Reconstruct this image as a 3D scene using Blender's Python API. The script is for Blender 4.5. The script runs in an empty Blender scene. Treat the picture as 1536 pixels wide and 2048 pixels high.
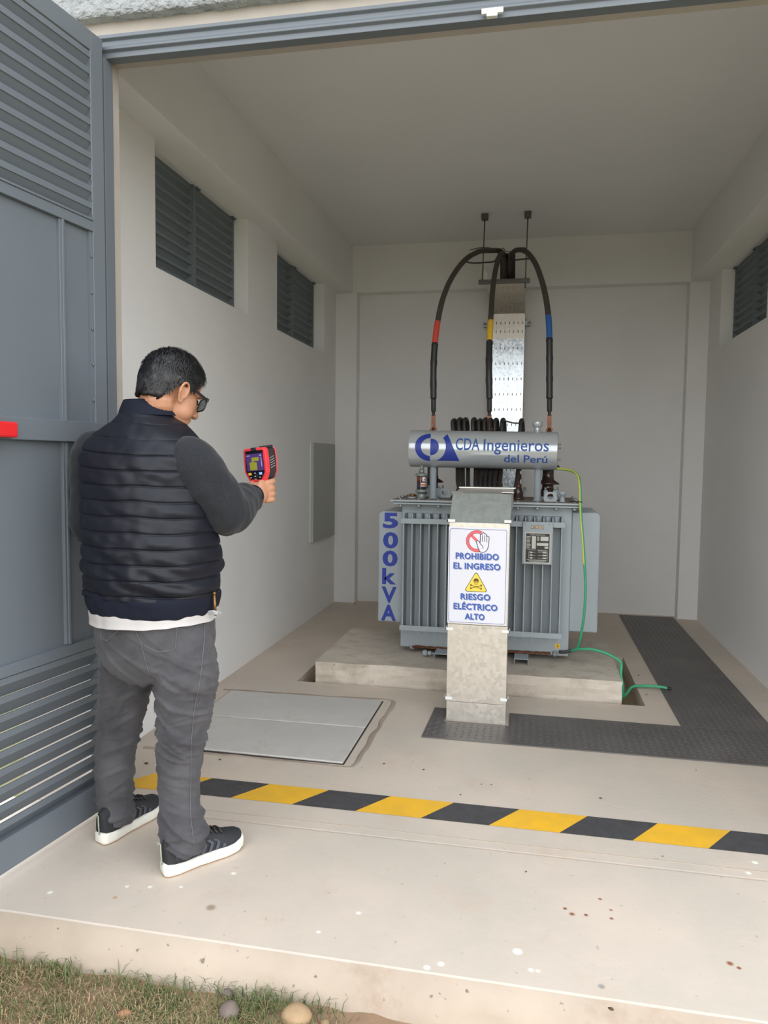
import bpy, bmesh, math, random
from mathutils import Vector, Matrix, noise
random.seed(7)
SC = bpy.context.scene
COL = SC.collection
PI = math.pi

# ------------------------------------------------------------------ camera
CAM_H = 1.33
FPX = 1487.8
R_ = Vector((0.98042726, 0.19655211, 0.01138675))
U_ = Vector((-0.02484993, 0.06616709, 0.99749907))
W_ = Vector((-0.19530712, 0.97825824, -0.06975632))
cd = bpy.data.cameras.new('camera')
cam = bpy.data.objects.new('camera', cd)
COL.objects.link(cam)
cd.sensor_fit = 'VERTICAL'
cd.sensor_height = 36.0
cd.lens = FPX * 36.0 / 2048.0
m = Matrix((R_, U_, -W_)).transposed().to_4x4()
m.translation = Vector((0, 0, CAM_H))
cam.matrix_world = m
cd.clip_start = 0.05
cd.clip_end = 200
SC.camera = cam

# ------------------------------------------------------------------ light: overcast sky
SC.view_settings.view_transform = 'Standard'
SC.view_settings.look = 'None'
SC.view_settings.gamma = 1
SC.view_settings.use_curve_mapping = False
SC.view_settings.exposure = 1.02
world = bpy.data.worlds.new('sky')
SC.world = world
world.use_nodes = True
wn = world.node_tree
wn.nodes.clear()
wo = wn.nodes.new('ShaderNodeOutputWorld')
wb = wn.nodes.new('ShaderNodeBackground')
tc = wn.nodes.new('ShaderNodeTexCoord')
sx = wn.nodes.new('ShaderNodeSeparateXYZ')
cr = wn.nodes.new('ShaderNodeValToRGB')
cr.color_ramp.elements[0].position = 0.0
cr.color_ramp.elements[0].color = (1.25, 1.25, 1.25, 1)
cr.color_ramp.elements[1].position = 0.9
cr.color_ramp.elements[1].color = (0.82, 0.88, 0.95, 1)
wn.links.new(tc.outputs['Generated'], sx.inputs[0])
wn.links.new(sx.outputs['Z'], cr.inputs[0])
wn.links.new(cr.outputs[0], wb.inputs[0])
wb.inputs[1].default_value = 1.55
wn.links.new(wb.outputs[0], wo.inputs[0])
SC.cycles.max_bounces = 12
SC.cycles.diffuse_bounces = 8
SC.cycles.use_denoising = True


# ------------------------------------------------------------------ helpers
def at(px, py, Y):
    d = W_ + (px - 768) / FPX * R_ - (py - 1024) / FPX * U_
    return Vector((0, 0, CAM_H)) + d * (Y / d.y)


def atz(px, py, Z):
    d = W_ + (px - 768) / FPX * R_ - (py - 1024) / FPX * U_
    return Vector((0, 0, CAM_H)) + d * ((Z - CAM_H) / d.z)


def tag(o, label=None, cat=None, group=None, kind=None):
    if label: o['label'] = label
    if cat: o['category'] = cat
    if group: o['group'] = group
    if kind: o['kind'] = kind
    return o


def empty(name, loc=(0, 0, 0), rz=0, label=None, cat=None, group=None, kind=None):
    o = bpy.data.objects.new(name, None)
    COL.objects.link(o)
    o.empty_display_size = 0.05
    o.location = loc
    o.rotation_euler = (0, 0, rz)
    return tag(o, label, cat, group, kind)


def srgb(r, g, b):
    f = lambda c: (c / 255 / 12.92) if c <= 10 else ((c / 255 + 0.055) / 1.055) ** 2.4
    return (f(r), f(g), f(b), 1)


def mat(name, col, rough=0.6, metal=0.0, var=0.0, vscale=4.0, bump=0.0, bscale=60.0, spec=0.5, sheen=0.0,
        vcol=None, detail=6, bdist=0.002, emit=0.0):
    M = bpy.data.materials.new(name)
    M.use_nodes = True
    nt = M.node_tree
    b = nt.nodes['Principled BSDF']
    b.inputs['Base Color'].default_value = col
    b.inputs['Roughness'].default_value = rough
    b.inputs['Metallic'].default_value = metal
    b.inputs['Specular IOR Level'].default_value = spec
    if sheen: b.inputs['Sheen Weight'].default_value = sheen
    if emit:
        b.inputs['Emission Color'].default_value = col
        b.inputs['Emission Strength'].default_value = emit
    if var or bump:
        t = nt.nodes.new('ShaderNodeTexCoord')
    if var:
        n = nt.nodes.new('ShaderNodeTexNoise')
        n.inputs['Scale'].default_value = vscale
        n.inputs['Detail'].default_value = detail
        n.inputs['Roughness'].default_value = 0.6
        nt.links.new(t.outputs['Object'], n.inputs['Vector'])
        r = nt.nodes.new('ShaderNodeValToRGB')
        r.color_ramp.elements[0].position = 0.35
        r.color_ramp.elements[1].position = 0.68
        c2 = vcol if vcol else tuple(c * (1 - var) for c in col[:3]) + (1,)
        r.color_ramp.elements[0].color = c2
        r.color_ramp.elements[1].color = col
        nt.links.new(n.outputs['Fac'], r.inputs[0])
        nt.links.new(r.outputs[0], b.inputs['Base Color'])
    if bump:
        n2 = nt.nodes.new('ShaderNodeTexNoise')
        n2.inputs['Scale'].default_value = bscale
        n2.inputs['Detail'].default_value = 5
        nt.links.new(t.outputs['Object'], n2.inputs['Vector'])
        bp = nt.nodes.new('ShaderNodeBump')
        bp.inputs['Strength'].default_value = bump
        bp.inputs['Distance'].default_value = bdist
        nt.links.new(n2.outputs['Fac'], bp.inputs['Height'])
        nt.links.new(bp.outputs[0], b.inputs['Normal'])
    return M


def concrete(name, base, dark, stain, spots=(), speck=0.35, blotch=(0, 0, 0, 1), blotch_amt=0.0):
    """cement surface: broad tonal noise, fine specks and a few discrete drops at fixed places"""
    M = bpy.data.materials.new(name)
    M.use_nodes = True
    nt = M.node_tree
    b = nt.nodes['Principled BSDF']
    b.inputs['Roughness'].default_value = 0.62
    b.inputs['Specular IOR Level'].default_value = 0.35
    t = nt.nodes.new('ShaderNodeTexCoord')

    def nz(sc, det=6, ro=0.6):
        n = nt.nodes.new('ShaderNodeTexNoise')
        n.inputs['Scale'].default_value = sc
        n.inputs['Detail'].default_value = det
        n.inputs['Roughness'].default_value = ro
        nt.links.new(t.outputs['Object'], n.inputs['Vector'])
        return n.outputs['Fac']

    def ramp(v, p0, p1, c0, c1):
        r = nt.nodes.new('ShaderNodeValToRGB')
        r.color_ramp.elements[0].position = p0
        r.color_ramp.elements[1].position = p1
        r.color_ramp.elements[0].color = c0
        r.color_ramp.elements[1].color = c1
        nt.links.new(v, r.inputs[0])
        return r.outputs[0]

    def mix(fac, a, c):
        x = nt.nodes.new('ShaderNodeMix')
        x.data_type = 'RGBA'
        nt.links.new(fac, x.inputs['Factor'])
        for s, v in ((x.inputs[6], a), (x.inputs[7], c)):
            if isinstance(v, tuple): s.default_value = v
            else: nt.links.new(v, s)
        return x.outputs[2]
    W = (1, 1, 1, 1); K = (0, 0, 0, 1)
    c = ramp(nz(1.3), 0.35, 0.65, dark, base)
    c = mix(ramp(nz(3.1, 8, 0.7), 0.56, 0.72, K, (0.55, 0.55, 0.55, 1)), c, stain)
    c = mix(ramp(nz(42, 3, 0.5), 0.68, 0.74, K, (speck, speck, speck, 1)), c, tuple(x * 0.35 for x in dark[:3]) + (1,))
    if blotch_amt:
        c = mix(ramp(nz(11, 5, 0.6), 0.5, 0.66, K, (blotch_amt,) * 3 + (1,)), c, blotch)
    for (x, y, r, col) in spots:
        sub = nt.nodes.new('ShaderNodeVectorMath'); sub.operation = 'SUBTRACT'
        nt.links.new(t.outputs['Object'], sub.inputs[0])
        sub.inputs[1].default_value = (x, y, 0)
        ln = nt.nodes.new('ShaderNodeVectorMath'); ln.operation = 'LENGTH'
        nt.links.new(sub.outputs[0], ln.inputs[0])
        f = ramp(ln.outputs['Value'], r * 0.5, r * .85, W, K)
        c = mix(f, c, col)
    nt.links.new(c, b.inputs['Base Color'])
    bp = nt.nodes.new('ShaderNodeBump')
    bp.inputs['Strength'].default_value = 0.35
    bp.inputs['Distance'].default_value = 0.003
    nt.links.new(nz(35, 6), bp.inputs['Height'])
    nt.links.new(bp.outputs[0], b.inputs['Normal'])
    return M


class MB:
    """collects shapes into ONE mesh"""
    def __init__(s):
        s.bm = bmesh.new()
        s.mi = 0

    def faces(s, vs, fs):
        v = [s.bm.verts.new(p) for p in vs]
        for f in fs:
            try:
                F = s.bm.faces.new([v[i] for i in f])
                F.material_index = s.mi
            except ValueError:
                pass
        return v

    def box(s, a, b, M=None):
        x0, y0, z0 = [min(a[i], b[i]) for i in range(3)]
        x1, y1, z1 = [max(a[i], b[i]) for i in range(3)]
        P = [Vector(p) for p in ((x0, y0, z0), (x1, y0, z0), (x1, y1, z0), (x0, y1, z0),
                                 (x0, y0, z1), (x1, y0, z1), (x1, y1, z1), (x0, y1, z1))]
        if M is not None: P = [M @ p for p in P]
        s.faces(P, [(0, 3, 2, 1), (4, 5, 6, 7), (0, 1, 5, 4), (1, 2, 6, 5), (2, 3, 7, 6), (3, 0, 4, 7)])
        return s

    def tube(s, pts, rad, n=12, cap=True, squash=1.0):
        pts = [Vector(p) for p in pts]
        rads = rad if isinstance(rad, (list, tuple)) else [rad] * len(pts)
        prev = None
        rings = []
        for i, p in enumerate(pts):
            a = pts[max(i - 1, 0)]; b = pts[min(i + 1, len(pts) - 1)]
            t = (b - a).normalized()
            if prev is None:
                up = Vector((0, 0, 1)) if abs(t.z) < 0.9 else Vector((1, 0, 0))
                u = t.cross(up).normalized()
            else:
                u = (prev - t * prev.dot(t)).normalized()
            prev = u
            w = t.cross(u)
            rings.append([s.bm.verts.new(p + (u * math.cos(2 * PI * k / n) + w * math.sin(2 * PI * k / n) * squash) * rads[i]) for k in range(n)])
        for A, B in zip(rings, rings[1:]):
            for k in range(n):
                F = s.bm.faces.new((A[k], A[(k + 1) % n], B[(k + 1) % n], B[k]))
                F.material_index = s.mi; F.smooth = True
        if cap:
            for Rg, rev in ((rings[0], True), (rings[-1], False)):
                F = s.bm.faces.new(list(reversed(Rg)) if rev else Rg)
                F.material_index = s.mi
        return s

    def lathe(s, prof, c=(0, 0, 0), n=24, axis='Z', smooth=True):
        c = Vector(c)
        rings = []
        for r, h in prof:
            ring = []
            for k in range(n):
                a = 2 * PI * k / n
                if axis == 'Z': p = Vector((r * math.cos(a), r * math.sin(a), h))
                elif axis == 'Y': p = Vector((r * math.cos(a), -h, r * math.sin(a)))
                else: p = Vector((h, r * math.cos(a), r * math.sin(a)))
                ring.append(s.bm.verts.new(c + p))
            rings.append(ring)
        for A, B in zip(rings, rings[1:]):
            for k in range(n):
                F = s.bm.faces.new((A[k], A[(k + 1) % n], B[(k + 1) % n], B[k]))
                F.material_index = s.mi; F.smooth = smooth
        for Rg in (list(reversed(rings[0])), rings[-1]):
            F = s.bm.faces.new(Rg); F.material_index = s.mi
        return s

    def prism(s, poly, a, b, M):
        """2D polygon (x,y) extruded from a to b along local z, then M"""
        n = len(poly)
        P = [M @ Vector((x, y, a)) for x, y in poly] + [M @ Vector((x, y, b)) for x, y in poly]
        s.faces(P, [tuple(reversed(range(n))), tuple(range(n, 2 * n))] + [(i, (i + 1) % n, n + (i + 1) % n, n + i) for i in range(n)])
        return s

    def ell(s, c, r, M=None, seg=20, rings=12):
        c = Vector(c)
        rs = []
        Mx = M if M is not None else Matrix.Identity(3)
        top = s.bm.verts.new(c + Mx @ Vector((0, 0, r[2]))); bot = s.bm.verts.new(c + Mx @ Vector((0, 0, -r[2])))
        for i in range(1, rings):
            ph = PI * i / rings
            rs.append([s.bm.verts.new(c + Mx @ Vector((r[0] * math.sin(ph) * math.cos(2 * PI * k / seg), r[1] * math.sin(ph) * math.sin(2 * PI * k / seg), r[2] * math.cos(ph)))) for k in range(seg)])
        for k in range(seg):
            for f in ((top, rs[0][k], rs[0][(k + 1) % seg]), (bot, rs[-1][(k + 1) % seg], rs[-1][k])):
                F = s.bm.faces.new(f); F.smooth = True; F.material_index = s.mi
        for A, B in zip(rs, rs[1:]):
            for k in range(seg):
                F = s.bm.faces.new((A[k], B[k], B[(k + 1) % seg], A[(k + 1) % seg])); F.smooth = True; F.material_index = s.mi
        return s

    def build(s, name, mats, parent=None, bevel=0.0, seg=2, loc=None, smooth=False):
        me = bpy.data.meshes.new(name)
        bmesh.ops.recalc_face_normals(s.bm, faces=s.bm.faces)
        if smooth:
            for f in s.bm.faces: f.smooth = True
        s.bm.to_mesh(me)
        s.bm.free()
        o = bpy.data.objects.new(name, me)
        COL.objects.link(o)
        for mm in (mats if isinstance(mats, (list, tuple)) else [mats]): me.materials.append(mm)
        if parent is not None: o.parent = parent
        if loc is not None: o.location = loc
        if bevel:
            md = o.modifiers.new('bevel', 'BEVEL')
            md.width = bevel; md.segments = seg; md.limit_method = 'ANGLE'; md.angle_limit = 0.6
        return o


def crom(pts, n=8):
    pts = [Vector(p) for p in pts]
    out = []
    for i in range(len(pts) - 1):
        p0 = pts[max(i - 1, 0)]; p1 = pts[i]; p2 = pts[i + 1]; p3 = pts[min(i + 2, len(pts) - 1)]
        for k in range(n):
            t = k / n
            out.append(0.5 * ((2 * p1) + (p2 - p0) * t + (2 * p0 - 5 * p1 + 4 * p2 - p3) * t * t + (3 * p1 - p0 - 3 * p2 + p3) * t ** 3))
    out.append(pts[-1])
    return out


def cromf(vals, n=8):
    return [v.x for v in crom([Vector((a, 0, 0)) for a in vals], n)]


def wall_holes(name, mats, ax, p0, p1, u0, u1, z0, z1, holes, kind='structure', label=None, cat=None):
    """slab in plane ax between p0..p1, spanning u and z, with rectangular holes (ua,ub,za,zb)"""
    b = MB()
    us = sorted({u0, u1, *[h[0] for h in holes], *[h[1] for h in holes]})
    zs = sorted({z0, z1, *[h[2] for h in holes], *[h[3] for h in holes]})
    def mk(ua, ub, za, zb):
        if ax == 0: b.box((p0, ua, za), (p1, ub, zb))
        elif ax == 1: b.box((ua, p0, za), (ub, p1, zb))
        else: b.box((ua, za, p0), (ub, zb, p1))
    for i in range(len(us) - 1):
        for j in range(len(zs) - 1):
            cu, cz = (us[i] + us[i + 1]) / 2, (zs[j] + zs[j + 1]) / 2
            if any(h[0] < cu < h[1] and h[2] < cz < h[3] for h in holes): continue
            mk(us[i], us[i + 1], zs[j], zs[j + 1])
    o = b.build(name, mats)
    return tag(o, label, cat, kind=kind)


def bake(o):
    """evaluate modifiers into the mesh"""
    dg = bpy.context.evaluated_depsgraph_get()
    dg.update()
    me = bpy.data.meshes.new_from_object(o.evaluated_get(dg))
    old = o.data
    o.modifiers.clear()
    o.data = me
    return o


def remesh(o, vox, smooth=4, fac=0.6):
    md = o.modifiers.new('r', 'REMESH'); md.mode = 'VOXEL'; md.voxel_size = vox; md.use_smooth_shade = True
    if smooth:
        ms = o.modifiers.new('s', 'SMOOTH'); ms.iterations = smooth; ms.factor = fac
    bake(o)
    for p in o.data.polygons: p.use_smooth = True
    return o


def displace(o, fn):
    me = o.data
    N = [Vector(v.normal) for v in me.vertices]
    for v, n in zip(me.vertices, N):
        d = fn(v.co, n)
        if isinstance(d, Vector): v.co += d
        elif d: v.co += n * d
    me.update()


def text_polys(txt, size, off=0.0, extr=0.0004, align='CENTER', res=3, sx=1.0, space=1.0, shear=0.0):
    cu = bpy.data.curves.new('t', 'FONT')
    cu.body = txt; cu.size = size; cu.offset = off; cu.extrude = extr; cu.align_x = align
    cu.resolution_u = res; cu.space_character = space; cu.shear = shear
    o = bpy.data.objects.new('t', cu)
    COL.objects.link(o)
    dg = bpy.context.evaluated_depsgraph_get(); dg.update()
    me = bpy.data.meshes.new_from_object(o.evaluated_get(dg))
    bpy.data.objects.remove(o)
    P = [(v.co.x * sx, v.co.y, v.co.z) for v in me.vertices]
    F = [tuple(p.vertices) for p in me.polygons]
    return P, F


CAPH = 0.7  # cap height of the built-in font relative to size (measured below)
_p, _f = text_polys('H', 1.0, extr=0)
CAPH = max(p[1] for p in _p) - min(p[1] for p in _p)


def add_text(mb, txt, cap, M, width=None, **kw):
    P, F = text_polys(txt, cap / CAPH, **kw)
    if width:
        x0 = min(p[0] for p in P); x1 = max(p[0] for p in P)
        k = width / (x1 - x0); cx = (x0 + x1) / 2
        P = [((p[0] - cx) * k, p[1], p[2]) for p in P]
    mb.faces([M @ Vector(p) for p in P], F)


# ------------------------------------------------------------------ materials
M_wall = mat('white_wall_paint', srgb(224, 223, 221), 0.75, var=0.05, vscale=1.6, bump=0.12, bscale=25, bdist=0.004)
M_ceil = mat('white_ceiling_paint', srgb(222, 222, 221), 0.8, var=0.04, vscale=1.2, bump=0.08, bscale=12, bdist=0.004)
M_rough = mat('rough_white_render', srgb(176, 180, 183), 0.9, var=0.25, vscale=30, bump=1.0, bscale=45, bdist=0.03)
M_gate = mat('grey_gate_paint', srgb(106, 113, 120), 0.42, var=0.06, vscale=2.0, bump=0.06, bscale=300, spec=0.4)
M_louv = mat('dark_louver_paint', srgb(100, 108, 112), 0.6)
WH = srgb(235, 232, 222); BR = srgb(140, 88, 62); DK = srgb(120, 108, 98)
sp = []
for (px, py, r, c) in [(467, 1747, .011, WH), (300, 1774, .010, WH), (254, 1773, .009, WH), (100, 1785, .011, WH), (362, 1774, .007, WH), (717, 1826, .010, WH),
                       (637, 1864, .008, WH), (854, 1935, .012, WH), (882, 1928, .012, WH), (1035, 1903, .018, WH), (1062, 1940, .01, WH),
                       (1076, 1942, .009, WH), (1510, 1725, .014, WH), (1497, 1746, .012, WH), (422, 1815, .02, srgb(160, 140, 125)), (1172, 1830, .009, BR),
                       (1144, 1828, .011, BR), (1130, 1817, .008, BR), (1200, 1798, .007, BR), (1222, 1820, .006, BR), (1223, 1837, .007, BR),
                       (1208, 1813, .005, srgb(200, 188, 170)), (1460, 1927, .012, BR), (1478, 1936, .009, BR), (1203, 1973, .012, srgb(150, 145, 142)), (880, 2004, .013, WH), (230, 1795, .01, srgb(190, 150, 125))]:
    q = atz(px, py, 0)
    if py > 1900 or 1: sp.append((q.x, q.y, r, c))
M_floor = concrete('cement_floor', srgb(207, 192, 177), srgb(189, 180, 168), srgb(192, 170, 150), sp)
M_floor_in = M_floor
M_pit = concrete('pit_cement', srgb(150, 132, 115), srgb(120, 105, 92), srgb(110, 92, 76))
M_plinth = concrete('plinth_concrete', srgb(208, 198, 184), srgb(186, 176, 162), srgb(156, 143, 128), speck=0.8, blotch=srgb(150, 134, 116), blotch_amt=0.35)
M_riser = concrete('footing_cement', srgb(182, 167, 150), srgb(158, 143, 127), srgb(136, 108, 88), speck=0.8)
M_hatch = concrete('hatch_concrete', srgb(198, 195, 190), srgb(184, 181, 176), srgb(170, 163, 153))
M_mortar = concrete('mortar', srgb(176, 164, 150), srgb(140, 126, 112), srgb(210, 205, 198))
M_soil = concrete('soil', srgb(160, 132, 106), srgb(130, 106, 84), srgb(176, 148, 118), speck=0.7)
M_check = mat('checker_plate_steel', srgb(112, 108, 106), 0.5, metal=0.35, var=0.25, vscale=3, bump=0.1, bscale=120)
M_yel = mat('yellow_paint', srgb(238, 182, 38), 0.6, var=0.12, vscale=8, vcol=srgb(222, 172, 50))
M_blk = mat('black_floor_paint', srgb(72, 71, 73), 0.7, var=0.3, vscale=22)
M_tank = mat('transformer_grey_paint', srgb(158, 167, 172), 0.38, var=0.04, vscale=3, spec=0.5)
M_tankd = mat('dusty_lid_paint', srgb(140, 130, 120), 0.7, var=0.3, vscale=10)
M_cons = mat('conservator_grey_paint', srgb(184, 190, 193), 0.20, metal=0.3, var=0.02, vscale=3, spec=0.8)
M_blue = mat('blue_lettering', srgb(36, 58, 148), 0.45)
M_cblue = mat('blue_company_lettering', srgb(44, 84, 156), 0.5)
M_bolt = mat('zinc_bolt', srgb(165, 170, 172), 0.35, metal=0.5)
M_porc = mat('brown_porcelain', srgb(58, 40, 36), 0.18, spec=0.7)
M_brass = mat('brass', srgb(140, 104, 60), 0.4, metal=0.75)
M_copper = mat('copper', srgb(120, 78, 56), 0.4, metal=0.7, var=0.3, vscale=30)
M_cable = mat('black_cable', srgb(44, 41, 40), 0.5, bump=0.15, bscale=200)
M_dusty = mat('dusty_cable', srgb(74, 66, 60), 0.65, var=0.25, vscale=14)
M_sleeve = mat('black_heat_shrink', srgb(46, 46, 47), 0.42)
M_red = mat('red_tape', srgb(205, 72, 58), 0.5)
M_yt = mat('yellow_tape', srgb(226, 184, 52), 0.5)
M_bt = mat('blue_tape', srgb(40, 92, 160), 0.5)
M_green = mat('green_wire', srgb(62, 160, 118), 0.45)
M_ywire = mat('yellow_wire', srgb(196, 200, 70), 0.45)
M_white = mat('white_panel', srgb(218, 218, 226), 0.5)
M_clip = mat('white_clip', srgb(225, 226, 224), 0.4)
M_signb = mat('sign_border_ink', srgb(56, 62, 130), 0.5)
M_signblue = mat('sign_letter_blue', srgb(52, 88, 170), 0.5)
M_signsh = mat('sign_letter_shadow', srgb(128, 140, 172), 0.5)
M_signred = mat('sign_red', srgb(226, 96, 104), 0.5)
M_signyel = mat('sign_yellow', srgb(240, 208, 74), 0.5)
M_ink = mat('black_ink', srgb(38, 34, 34), 0.5)
M_brownink = mat('brown_ink', srgb(92, 62, 20), 0.5)
M_plate = mat('plate_black', srgb(40, 36, 35), 0.35)
M_silver = mat('plate_silver', srgb(200, 200, 192), 0.4)
M_orange = mat('orange_ink', srgb(214, 110, 60), 0.5)


def galv(name, base, dark, rough, metal=0.85):
    M = bpy.data.materials.new(name)
    M.use_nodes = True
    nt = M.node_tree
    b = nt.nodes['Principled BSDF']
    b.inputs['Metallic'].default_value = metal
    t = nt.nodes.new('ShaderNodeTexCoord')
    v = nt.nodes.new('ShaderNodeTexVoronoi'); v.inputs['Scale'].default_value = 55
    nt.links.new(t.outputs['Object'], v.inputs['Vector'])
    r = nt.nodes.new('ShaderNodeValToRGB')
    r.color_ramp.elements[0].color = dark; r.color_ramp.elements[1].color = base
    r.color_ramp.elements[0].position = 0.1; r.color_ramp.elements[1].position = 0.8
    nt.links.new(v.outputs['Color'], r.inputs[0])
    nt.links.new(r.outputs[0], b.inputs['Base Color'])
    m2 = nt.nodes.new('ShaderNodeMapRange')
    nt.links.new(v.outputs['Color'], m2.inputs[0])
    m2.inputs[3].default_value = rough - 0.05; m2.inputs[4].default_value = rough + 0.08
    nt.links.new(m2.outputs[0], b.inputs['Roughness'])
    n2 = nt.nodes.new('ShaderNodeTexNoise'); n2.inputs['Scale'].default_value = 18
    nt.links.new(t.outputs['Object'], n2.inputs['Vector'])
    bp = nt.nodes.new('ShaderNodeBump'); bp.inputs['Strength'].default_value = 0.15; bp.inputs['Distance'].default_value = 0.002
    nt.links.new(n2.outputs['Fac'], bp.inputs['Height']); nt.links.new(bp.outputs[0], b.inputs['Normal'])
    return M


M_galv = galv('galvanised_steel', srgb(216, 222, 226), srgb(160, 170, 177), 0.24)
M_galvd = galv('matt_galvanised_steel', srgb(214, 208, 198), srgb(202, 196, 186), 0.36, 0.8)

# ------------------------------------------------------------------ room
XL, XR, YB, ZC = -1.797, 1.397, 6.66, 3.247
XLO, XRO = XL - 0.13, XR + 0.13      # outer faces
YF = 2.5                             # front wall plane
ZB = 2.835                           # beam underside
OPL, OPR, OPZ = -1.58, 1.22, 2.80    # opening edges

# floor with a pit for the plinth
PIT = (-1.36, 0.635, 4.2, 5.25)
b = MB()
def flo(x0, x1, y0, y1): b.box((x0, y0, -0.25), (x1, y1, 0))
flo(XLO, PIT[0], YF, YB + 0.3); flo(PIT[1], XRO, YF, YB + 0.3)
flo(PIT[0], PIT[1], YF, PIT[2]); flo(PIT[0], PIT[1], PIT[3], YB + 0.3)
floor = tag(b.build('floor', M_floor), 'beige cement floor of the transformer room', 'floor', kind='structure')
b = MB(); b.box((PIT[0] - .01, PIT[2] - .01, -0.24), (PIT[1] + .01, PIT[3] + .01, -0.14))
b.build('pit_bottom', M_pit, floor)
# pavement (apron) outside with a rough footing face
b = MB()
b.box((-2.15, 1.83, -0.22), (2.2, YF, 0.0))
apron = tag(b.build('trim_1', M_floor, bevel=0.012), 'smooth cement pavement in front of the opening', 'pavement', kind='structure')
b = MB()
nseg = 90
vs = []
for i in range(nseg + 1):
    x = -2.15 + 4.35 * i / nseg
    for j in range(9):
        z = -0.002 - 0.22 * j / 8
        y = 1.81 - 0.012 * j + 0.016 * noise.noise(Vector((x * 9, z * 22, 0))) + 0.004 * noise.noise(Vector((x * 40, z * 60, 3)))
        if j == 0: y = 1.835 - 0.006 * abs(noise.noise(Vector((x * 14, 0, 5))))
        vs.append((x, y, z))
fs = [(i * 9 + j, (i + 1) * 9 + j, (i + 1) * 9 + j + 1, i * 9 + j + 1) for i in range(nseg) for j in range(8)]
b.faces(vs, fs)
b.build('footing_face', M_riser, apron, smooth=True)
# expansion groove near the threshold
b = MB(); b.box((-1.8, 2.545, 0.0), (2.1, 2.548, 0.0012)); b.build('joint_line', mat('joint_cement', srgb(176, 160, 142), 0.9), apron)

# side walls with window openings (Y ranges measured), window sill 2.24
WIN = [(3.35, 4.53), (5.07, 6.275)]
holesL = [(a, c, 2.24, ZB) for a, c in WIN]
wall_l = wall_holes('wall_left', M_wall, 0, XLO, XL, YF + 0.1, YB + 0.3, -0.1, ZB, holesL, label='left white plastered wall with two louvered openings', cat='wall')
wall_r = wall_holes('wall_right', M_wall, 0, XR, XRO, YF + 0.1, YB + 0.3, -0.1, ZB, holesL, label='right white plastered wall with louvered openings', cat='wall')
wall_b = wall_holes('wall_back', M_wall, 1, YB + 0.12, YB + 0.3, XL, XR, -0.1, ZC + .2, [], label='white back wall recessed between columns and beam', cat='wall')
# back column and beam frame, side beams
b = MB()
b.box((XL - .02, YB, 0), (-1.60, YB + .13, ZB)); tag(b.build('trim_2', M_wall, bevel=.003), 'white column at the left end of the back wall', 'column', kind='structure')
b = MB()
b.box((1.238, YB, 0), (XR + .02, YB + .13, ZB)); tag(b.build('trim_3', M_wall, bevel=.003), 'white column at the right end of the back wall', 'column', kind='structure')
b = MB()
b.box((XL - .02, YB, ZB), (XR + .02, YB + .13, ZC + .02)); tag(b.build('trim_4', M_wall, bevel=.003), 'white beam across the top of the back wall', 'beam', kind='structure')
b = MB(); b.box((XLO, YF + .1, ZB), (-1.645, YB + .03, ZC + .02)); tag(b.build('trim_5', M_wall, bevel=.004), 'white beam above the left wall openings', 'beam', kind='structure')
b = MB(); b.box((1.245, YF + .1, ZB), (XRO, YB + .03, ZC + .02)); tag(b.build('trim_6', M_wall, bevel=.004), 'white beam above the right wall openings', 'beam', kind='structure')
b = MB(); b.box((XLO, YF + .06, ZC), (XRO, YB + .3, ZC + .18)); tag(b.build('ceiling', M_ceil), 'plain white ceiling slab', 'ceiling', kind='structure')
# front wall: jambs, lintel, rough render above
b = MB()
b.box((XLO, YF + .01, -.1), (OPL, YF + .1, OPZ)); b.box((OPR + .05, YF + .01, -.1), (2.6, YF + .1, OPZ))
b.box((XLO, YF + .01, OPZ), (2.6, YF + .1, 2.87)); b.box((XLO, YF + .04, 2.87), (2.6, YF + .13, 3.6))
b.box((OPL - .01, YF + .045, 2.755), (OPR + .06, YF + .1, 2.81)); b.box((OPL - .01, YF + .06, 0), (-1.537, YF + .1, 2.80))
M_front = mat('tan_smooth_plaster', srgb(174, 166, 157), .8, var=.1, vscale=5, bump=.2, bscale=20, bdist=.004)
front = tag(b.build('wall_front', M_front), 'white surround of the wide opening', 'wall', kind='structure')
b = MB()
nx, nz = 120, 24
vs = []
for i in range(nx + 1):
    for j in range(nz + 1):
        x = XLO + (2.6 - XLO) * i / nx; z = 2.868 + 0.73 * j / nz
        y = YF - 0.03 + 0.012 * noise.noise(Vector((x * 22, z * 22, 1))) + 0.008 * noise.noise(Vector((x * 55, z * 55, 7)))
        zz = z + (0.008 * noise.noise(Vector((x * 18, 2, 2))) if j == 0 else 0)
        vs.append((x, y, zz))
vs2 = [(v[0], YF + .06, v[2]) for v in vs]
n1 = len(vs)
fs = [(i * (nz + 1) + j, (i + 1) * (nz + 1) + j, (i + 1) * (nz + 1) + j + 1, i * (nz + 1) + j + 1) for i in range(nx) for j in range(nz)]
fs += [(i * (nz + 1), (i + 1) * (nz + 1), n1 + (i + 1) * (nz + 1), n1 + i * (nz + 1)) for i in range(nx)]
b.faces(vs + vs2, fs)
b.build('rough_render', M_rough, front, smooth=True)

b = MB(); b.box((XLO - .3, 1.95, 3.62), (2.9, YF + .2, 3.76)); tag(b.build('added_eave', M_ceil), 'unseen flat eave added over the opening to shade the front wall', 'eave', kind='structure')  # out-of-view overhang, added to keep sky light off the render above the gate

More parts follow.
